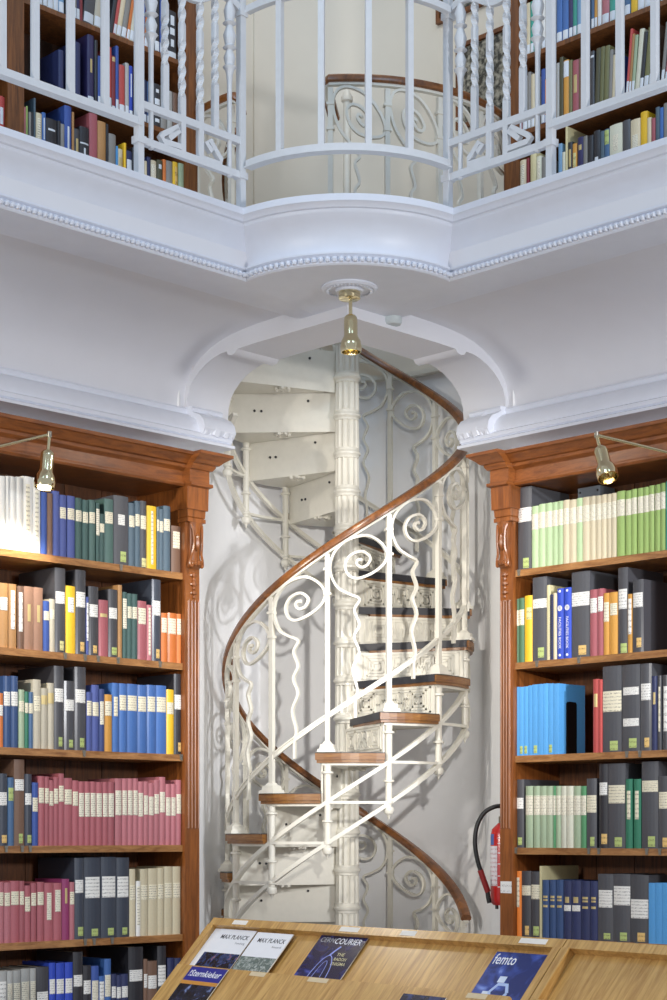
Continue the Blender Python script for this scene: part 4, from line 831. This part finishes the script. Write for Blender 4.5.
# ------------------------------------------------------------------ fire extinguisher
RED = mat('extinguisher_red', '#c8211e', .3, var=.04, coat=.4)
ec = Vector((.80, 8.33, 0)); ez0 = (YH-905)*8.33/F+E; ez1 = (YH-823)*8.33/F+E; eh = ez1-ez0
g = thing('fire_extinguisher', (ec.x, ec.y, ez0), 'red fire extinguisher with black hose on the wall behind the right bookcase', 'extinguisher')
MB().lathe([(ez0, .02), (ez0, .045), (ez0+.012, .056), (ez0+.03, .058), (ez1-.06, .058), (ez1-.03, .052), (ez1-.01, .032), (ez1, .022)], ec, n=28).build('tank', RED, g, True)
MB().lathe([(ez1-.002, .020), (ez1+.03, .020), (ez1+.034, .012), (ez1+.06, .012), (ez1+.06, 0), (ez1, 0)], ec, n=16).build('valve', CHROME, g, True)
MB().box(ec.x-.012, ec.x+.09, ec.y-.012, ec.y+.012, ez1+.06, ez1+.072).build('lever', DARK, g)
hz = [ray(x, y, 8.28) for x, y in ((502, 806), (494, 807), (484, 813), (477, 826), (475, 842), (477, 858), (481, 872))]
MB().sweep(catmull(hz, 5), circ(.0105, 10), up=(0, 1, 0)).build('hose', mat('hose_black', '#1d1e20', .5), g, True)
MB().sweep([ray(480.3, 870, 8.28), ray(484, 881, 8.28), ray(488, 892, 8.28)], circ(.014, 10), up=(0, 1, 0)).build('hose_grip', mat('grip_red', '#8e1f22', .45), g, True)
MB().sweep([ray(487.3, 890, 8.28), ray(488.2, 897, 8.28), ray(489.5, 903, 8.28)], circ(.011, 10), up=(0, 1, 0)).build('nozzle', DARK, g, True)
for q_ in ((-.03, -.02, 0), (.01, -.03, 0)): MB().lathe([(ez0-.018, .008), (ez0+.004, .008)], ec+Vector(q_), n=8).build('foot', DARK, g)
def onTank(a0, a1, z0, z1, m, name, r=.0588):
    n = 6; rr = []
    for i in range(n+1):
        a = math.radians(a0+(a1-a0)*i/n); u = Vector((math.sin(a), -math.cos(a), 0))
        rr.append([ec+u*r+Vector((0, 0, z0)), ec+u*r+Vector((0, 0, z1)), ec+u*(r-.0015)+Vector((0, 0, z1)), ec+u*(r-.0015)+Vector((0, 0, z0))])
    return MB().rings(rr).build(name, m, g)
def ey(y): return (YH-y)*8.27/F+E
onTank(-88, -32, ey(886), ey(846), printed('extinguisher_label', '#e4dfe4', '#b05a60', 9.), 'instruction_label')
onTank(-80, -52, ey(845), ey(834), mat('sticker_blue', '#4c68a8', .4), 'round_sticker')
for y in (838, 843.5, 853, 864, 876, 887): onTank(-30, 8, ey(y)-.002, ey(y)+.002, INKW, 'print_line')
MB().box(ec.x-.03, ec.x+.03, ec.y+.055, ec.y+.12, ez1-.12, ez1-.08).build('wall_bracket', DARK, g)

# ------------------------------------------------------------------ pictures on the gallery wall
def picture(pxs, ys, label, nm='framed_picture'):
    d = (C0-UQ)/R2+.012; sa = sY(1, pxs[0], d)[0]; sb = sY(1, pxs[1], d)[0]; Ya = sY(1, pxs[0], d)[1]
    z1 = (YH-ys[0])*Ya/F; z0 = (YH-ys[1])*Ya/F; g = thing(nm, W(1, (sa+sb)/2, d-.01, z0), label, 'picture', 'framed photographs on the gallery wall'); t = .022
    for s0, s1, a, b in ((sa, sb, z0, z0+t), (sa, sb, z1-t, z1), (sa, sa+t, z0+t, z1-t), (sb-t, sb, z0+t, z1-t)):
        mb = MB(); wbox(mb, 1, s0, s1, d-.011, d+.012, a, b); mb.build('frame_bar', WOOD_G, g)
    m = bpy.data.materials.new('old_group_photo'); m.use_nodes = True; N = m.node_tree.nodes; L = m.node_tree.links; b = N['Principled BSDF']; b.inputs['Roughness'].default_value = .25
    tc = N.new('ShaderNodeTexCoord'); nz = N.new('ShaderNodeTexNoise'); nz.inputs['Scale'].default_value = 38; nz.inputs['Detail'].default_value = 5
    cr = N.new('ShaderNodeValToRGB'); cr.color_ramp.elements[0].color = lin('#3a3a34')+(1,); cr.color_ramp.elements[1].color = lin('#b8b4a4')+(1,); cr.color_ramp.elements[0].position = .42; cr.color_ramp.elements[1].position = .68
    L.new(tc.outputs['Object'], nz.inputs['Vector']); L.new(nz.outputs['Fac'], cr.inputs[0]); L.new(cr.outputs[0], b.inputs['Base Color'])
    for i in range(3):
        w = (sb-sa-2*t)/3; mb = MB(); wbox(mb, 1, sa+t+i*w+.004, sa+t+(i+1)*w-.004, d-.006, d-.002, z0+t+.004, z1-t-.004); mb.build('photograph', m, g)
    mb = MB(); wbox(mb, 1, sa+t, sb-t, d-.010, d-.0065, z0+t, z1-t); mb.build('mount', mat('mount_cream', '#d8cfb4', .6), g)
picture((457, 512), (46, 131), 'framed black and white photographs on the gallery wall above the handrail')
picture((437, 497), (-70, 25), 'brown framed picture at the top edge beside the bay railing post')

# ------------------------------------------------------------------ magazine display rack
RA = Vector((-.440, 6.6, -.335+E)); RE = Vector((.6396, -.7687, 0)); RN = Vector((-.7687, -.6396, 0))
SL = (RN*.68+Vector((0, 0, -.733))); NO = (RN*.733+Vector((0, 0, .68)))
_nt = WOOD_K.node_tree; _mp = [n for n in _nt.nodes if n.type == 'MAPPING'][0]; _m2 = _nt.nodes.new('ShaderNodeMapping')     # grain runs down the slope
_m2.inputs['Rotation'].default_value = Matrix((RE, NO, SL)).to_euler()
_tc = [n for n in _nt.nodes if n.type == 'TEX_COORD'][0]; _nt.links.new(_tc.outputs['Object'], _m2.inputs[0]); _nt.links.new(_m2.outputs[0], _mp.inputs[0])
def RK(a, s, o): return RA+RE*a+SL*s+NO*o
def kbox(mb, a0, a1, s0, s1, o0, o1): return mb.box8([RK(a0, s0, o0), RK(a1, s0, o0), RK(a1, s1, o0), RK(a0, s1, o0), RK(a0, s0, o1), RK(a1, s0, o1), RK(a1, s1, o1), RK(a0, s1, o1)])
def hit(px, py, off):
    d = Vector(((px-CX)/F, 1, (YH-py)/F)); o = Vector((0, 0, E)); p0 = RK(0, 0, off); t = (p0-o).dot(NO)/d.dot(NO); p = o+d*t-RA
    return p.dot(RE), p.dot(SL)
def unit(a0, a1, label):
    g = thing('display_rack', RA+RE*((a0+a1)/2)+Vector((0, 0, -RA.z)), label, 'magazine rack', 'magazine display racks')
    def kb(name, *a): return kbox(MB(), *a).build(name, WOOD_K, g)
    kb('back_panel', a0+.02, a1-.02, .0, .75, -.012, .0)
    kb('top_rail', a0, a1, -.012, .022, -.02, .026)
    kb('side_rail', a0, a0+.03, .022, .75, -.02, .03); kb('side_rail', a1-.03, a1, .022, .75, -.02, .03)
    kb('tier_panel', a0+.045, a1-.045, .238, .75, .045, .058); kb('tier_side', a0+.045, a0+.057, .245, .75, .0, .045); kb('tier_side', a1-.057, a1-.045, .245, .75, .0, .045)
    kb('ledge', a0+.057, a1-.057, .25, .262, .0, .045)
    top = [RK(a, .75, o_) for a, o_ in ((a0, -.02), (a1, -.02), (a1, .09), (a0, .09))]
    # body below, down to the floor
    b0, b1, b2 = RA+RE*a0-RN*.06, RA+RE*a1-RN*.06, RN*.55
    def fl(p, z): return Vector((p.x, p.y, z))
    zt = RK(0, .75, -.02).z
    MB().box8([fl(b0, 0), fl(b1, 0), fl(b1+b2, 0), fl(b0+b2, 0), fl(b0, zt), fl(b1, zt), fl(b1+b2, zt), fl(b0+b2, zt)]).build('cabinet', WOOD_K, g)
    zb = RK(0, 0, -.02).z
    MB().box8([fl(b0, zt), fl(b1, zt), fl(b1+RN*.03, zt), fl(b0+RN*.03, zt), fl(b0, zb), fl(b1, zb), fl(b1+RN*.03, zb), fl(b0+RN*.03, zb)]).build('rear_panel', WOOD_K, g)
    return g
aM = hit(563, 946, .026)[0]
g1 = unit(-.0, aM-.002, 'light oak sloping magazine rack holding four magazines in front of the stair')
g2 = unit(aM+.002, aM+1.0, 'empty light oak sloping rack at the lower right corner')
def paper(px0, px1, s0, s1, off, par):
    a0 = hit(px0, 930, off)[0]; a1 = hit(px1, 930, off)[0]; kbox(MB(), a0, a1, s0, s1, off, off+.0006).build('paper_strip', LBX, par)
for px0, px1 in ((231, 245), (338, 357), (399, 414), (518, 545)):
    a0, a1 = hit(px0, 921+(px0-213)*.064+3, .026)[0], hit(px1, 921+(px1-213)*.064+3, .026)[0]
    kbox(MB(), a0, a1, -.006, .014, .026, .0268).build('paper_strip', mat('strip_paper', '#ece6dc', .5), g1)
for px0, px1, y in ((250, 266, 974), (307, 328, 981), (466, 487, 996.5)):
    a0, a1 = hit(px0, y, .058)[0], hit(px1, y, .058)[0]
    kbox(MB(), a0, a1, .240, .258, .058, .0588).build('paper_strip', mat('strip_paper2', '#d8c4a0', .5), g1)
def cover_mat(name, c0, c1, scale, c2=None):
    m = bpy.data.materials.new(name); m.use_nodes = True; N = m.node_tree.nodes; L = m.node_tree.links; b = N['Principled BSDF']; b.inputs['Roughness'].default_value = .25
    tc = N.new('ShaderNodeTexCoord'); nz = N.new('ShaderNodeTexNoise'); nz.inputs['Scale'].default_value = scale; nz.inputs['Detail'].default_value = 3; nz.inputs['Distortion'].default_value = 1
    cr = N.new('ShaderNodeValToRGB'); cr.color_ramp.elements[0].color = lin(c0)+(1,); cr.color_ramp.elements[1].color = lin(c1)+(1,); cr.color_ramp.elements[0].position = .45; cr.color_ramp.elements[1].position = .75
    if c2: e_ = cr.color_ramp.elements.new(.6); e_.color = lin(c2)+(1,)
    L.new(tc.outputs['Object'], nz.inputs['Vector']); L.new(nz.outputs['Fac'], cr.inputs[0]); L.new(cr.outputs[0], b.inputs['Base Color']); return m
def magazine(label, tl, tr, hgt, off, cov, order=0):
    a0, s0 = hit(*tl, off); a1, s1 = hit(*tr, off); s0 = (s0+s1)/2
    g = thing('magazine', RK((a0+a1)/2, s0+hgt, off), label, 'magazine', 'magazines on the rack')
    kbox(MB(), a0, a1, s0, s0+hgt, off, off+.003).build('pages', PAGES, g)
    kbox(MB(), a0, a1, s0, s0+hgt, off+.003, off+.0036).build('cover', cov, g)
    return g, a0, a1, s0, off+.0036
MW = mat('cover_white', '#f1f1f4', .3, var=.01)
mg = magazine('white science magazine half hidden at the left end of the rack', (216, 929), (244, 931), .24, .004, MW)
for i, (tl, tr, lab, img, sub) in enumerate((((222, 929), (257.5, 932), 'white MAX PLANCK magazine with dark photo, left of its twin', cover_mat('photo_dark', '#1c1a26', '#a06a6a', 30, '#3a4a78'), 'Forschung'), ((259, 932.3), (294, 935.6), 'white MAX PLANCK magazine with grey photo, right of its twin', cover_mat('photo_grey', '#6a7670', '#c8cec8', 60), 'Research'))):
    off = .009+i*.006
    g, a0, a1, s0, o_ = magazine(lab, tl, tr, .27, off, MW); w = a1-a0
    text('title_lettering', 'MAX PLANCK', RK(a0+w*.16, s0+.045, o_+.0004), RE, -SL, .028, INKD, g, w*.76)
    text('subtitle', sub, RK(a0+w*.66, s0+.067, o_+.0004), RE, -SL, .014, INKG, g, w*.26)
    kbox(MB(), a0+.001, a1-.001, s0+.112, s0+.262, o_, o_+.0004).build('cover_photo', img, g)
g, a0, a1, s0, o_ = magazine('dark blue COURIER magazine with a glowing dome on its cover', (322, 936), (369, 938.5), .26, .006, cover_mat('courier_cover', '#10123a', '#4a58b0', 14, '#1c2258')); w = a1-a0
text('title_lettering', 'CERN', RK(a0+w*.06, s0+.030, o_+.0004), RE, -SL, .030, INKG, g, w*.30); text('title_lettering', 'COURIER', RK(a0+w*.38, s0+.034, o_+.0004), RE, -SL, .036, INKW, g, w*.56)
for i, b_ in enumerate(('THE', 'RADON', 'ENIGMA')): text('headline', b_, RK(a0+w*.60, s0+.085+i*.02, o_+.0004), RE, -SL, .019, INKY, g, w*(.16, .26, .30)[i])
GLOW = mat('cover_glow', '#9aa6e8', .4, var=.1)
def onc(pts, r, name, par, m, o_=o_, a0=a0, s0=s0, w=w): return MB().sweep(catmull([RK(a0+w*x, s0+y, o_+.0005) for x, y in pts], 4), rect(r, .0003), up=NO).build(name, m, par)
onc([(.28, .24), (.30, .17), (.36, .11), (.46, .085), (.56, .10), (.66, .15), (.70, .24)], .0016, 'dome_outline', g, GLOW)
onc([(.36, .24), (.40, .15), (.46, .11), (.53, .13), (.58, .24)], .001, 'dome_outline', g, GLOW)
onc([(.46, .085), (.52, .062), (.58, .045)], .004, 'light_plume', g, GLOW)
g, a0, a1, s0, o_ = magazine('blue Sternkieker magazine with a starry cover on the lower tier', (192.5, 967.5), (229, 970), .28, .062, cover_mat('stern_cover', '#16161e', '#8ea0d0', 22, '#2c3048')); w = a1-a0
kbox(MB(), a0, a1, s0, s0+.062, o_, o_+.0004).build('title_band', mat('band_blue', '#2c2e8c', .3), g); kbox(MB(), a0, a1, s0+.062, s0+.078, o_, o_+.0004).build('orange_band', mat('band_orange', '#d09040', .3), g)
text('title_lettering', '!Sternkieker', RK(a0+w*.06, s0+.042, o_+.0008), RE, -SL, .040, INKW, g, w*.88, .15)
g, a0, a1, s0, o_ = magazine('blue femto magazine with white hexagon on its cover', (498, 952), (549, 956), .26, .006, cover_mat('femto_cover', '#20306e', '#8aa4e8', 12, '#3c54a8')); w = a1-a0
text('title_lettering', 'femto', RK(a0+w*.04, s0+.048, o_+.0004), RE, -SL, .058, INKW, g, w*.44)
HEX = [(.5+.17*math.cos(i*PI/3), .155+.036*math.sin(i*PI/3)) for i in range(7)]
MB().sweep([RK(a0+w*x, s0+y, o_+.0005) for x, y in HEX], rect(.006, .0003), up=NO).build('hexagon_motif', mat('hex_pale', '#b8ccf4', .3), g)
for x, y in ((.27, .165), (.72, .185), (.43, .105)):
    kbox(MB(), a0+w*(x-.07), a0+w*(x+.07), s0+y-.012, s0+y+.012, o_, o_+.0004).build('facet_motif', mat('facet_white', '#dbe6fa', .3), g)
g, a0, a1, s0, o_ = magazine('dark blue magazine peeking up on the lower tier beside the paper strip', (404, 994.5), (447, 998), .25, .062, cover_mat('dark_cover', '#141a34', '#3a4a80', 15))
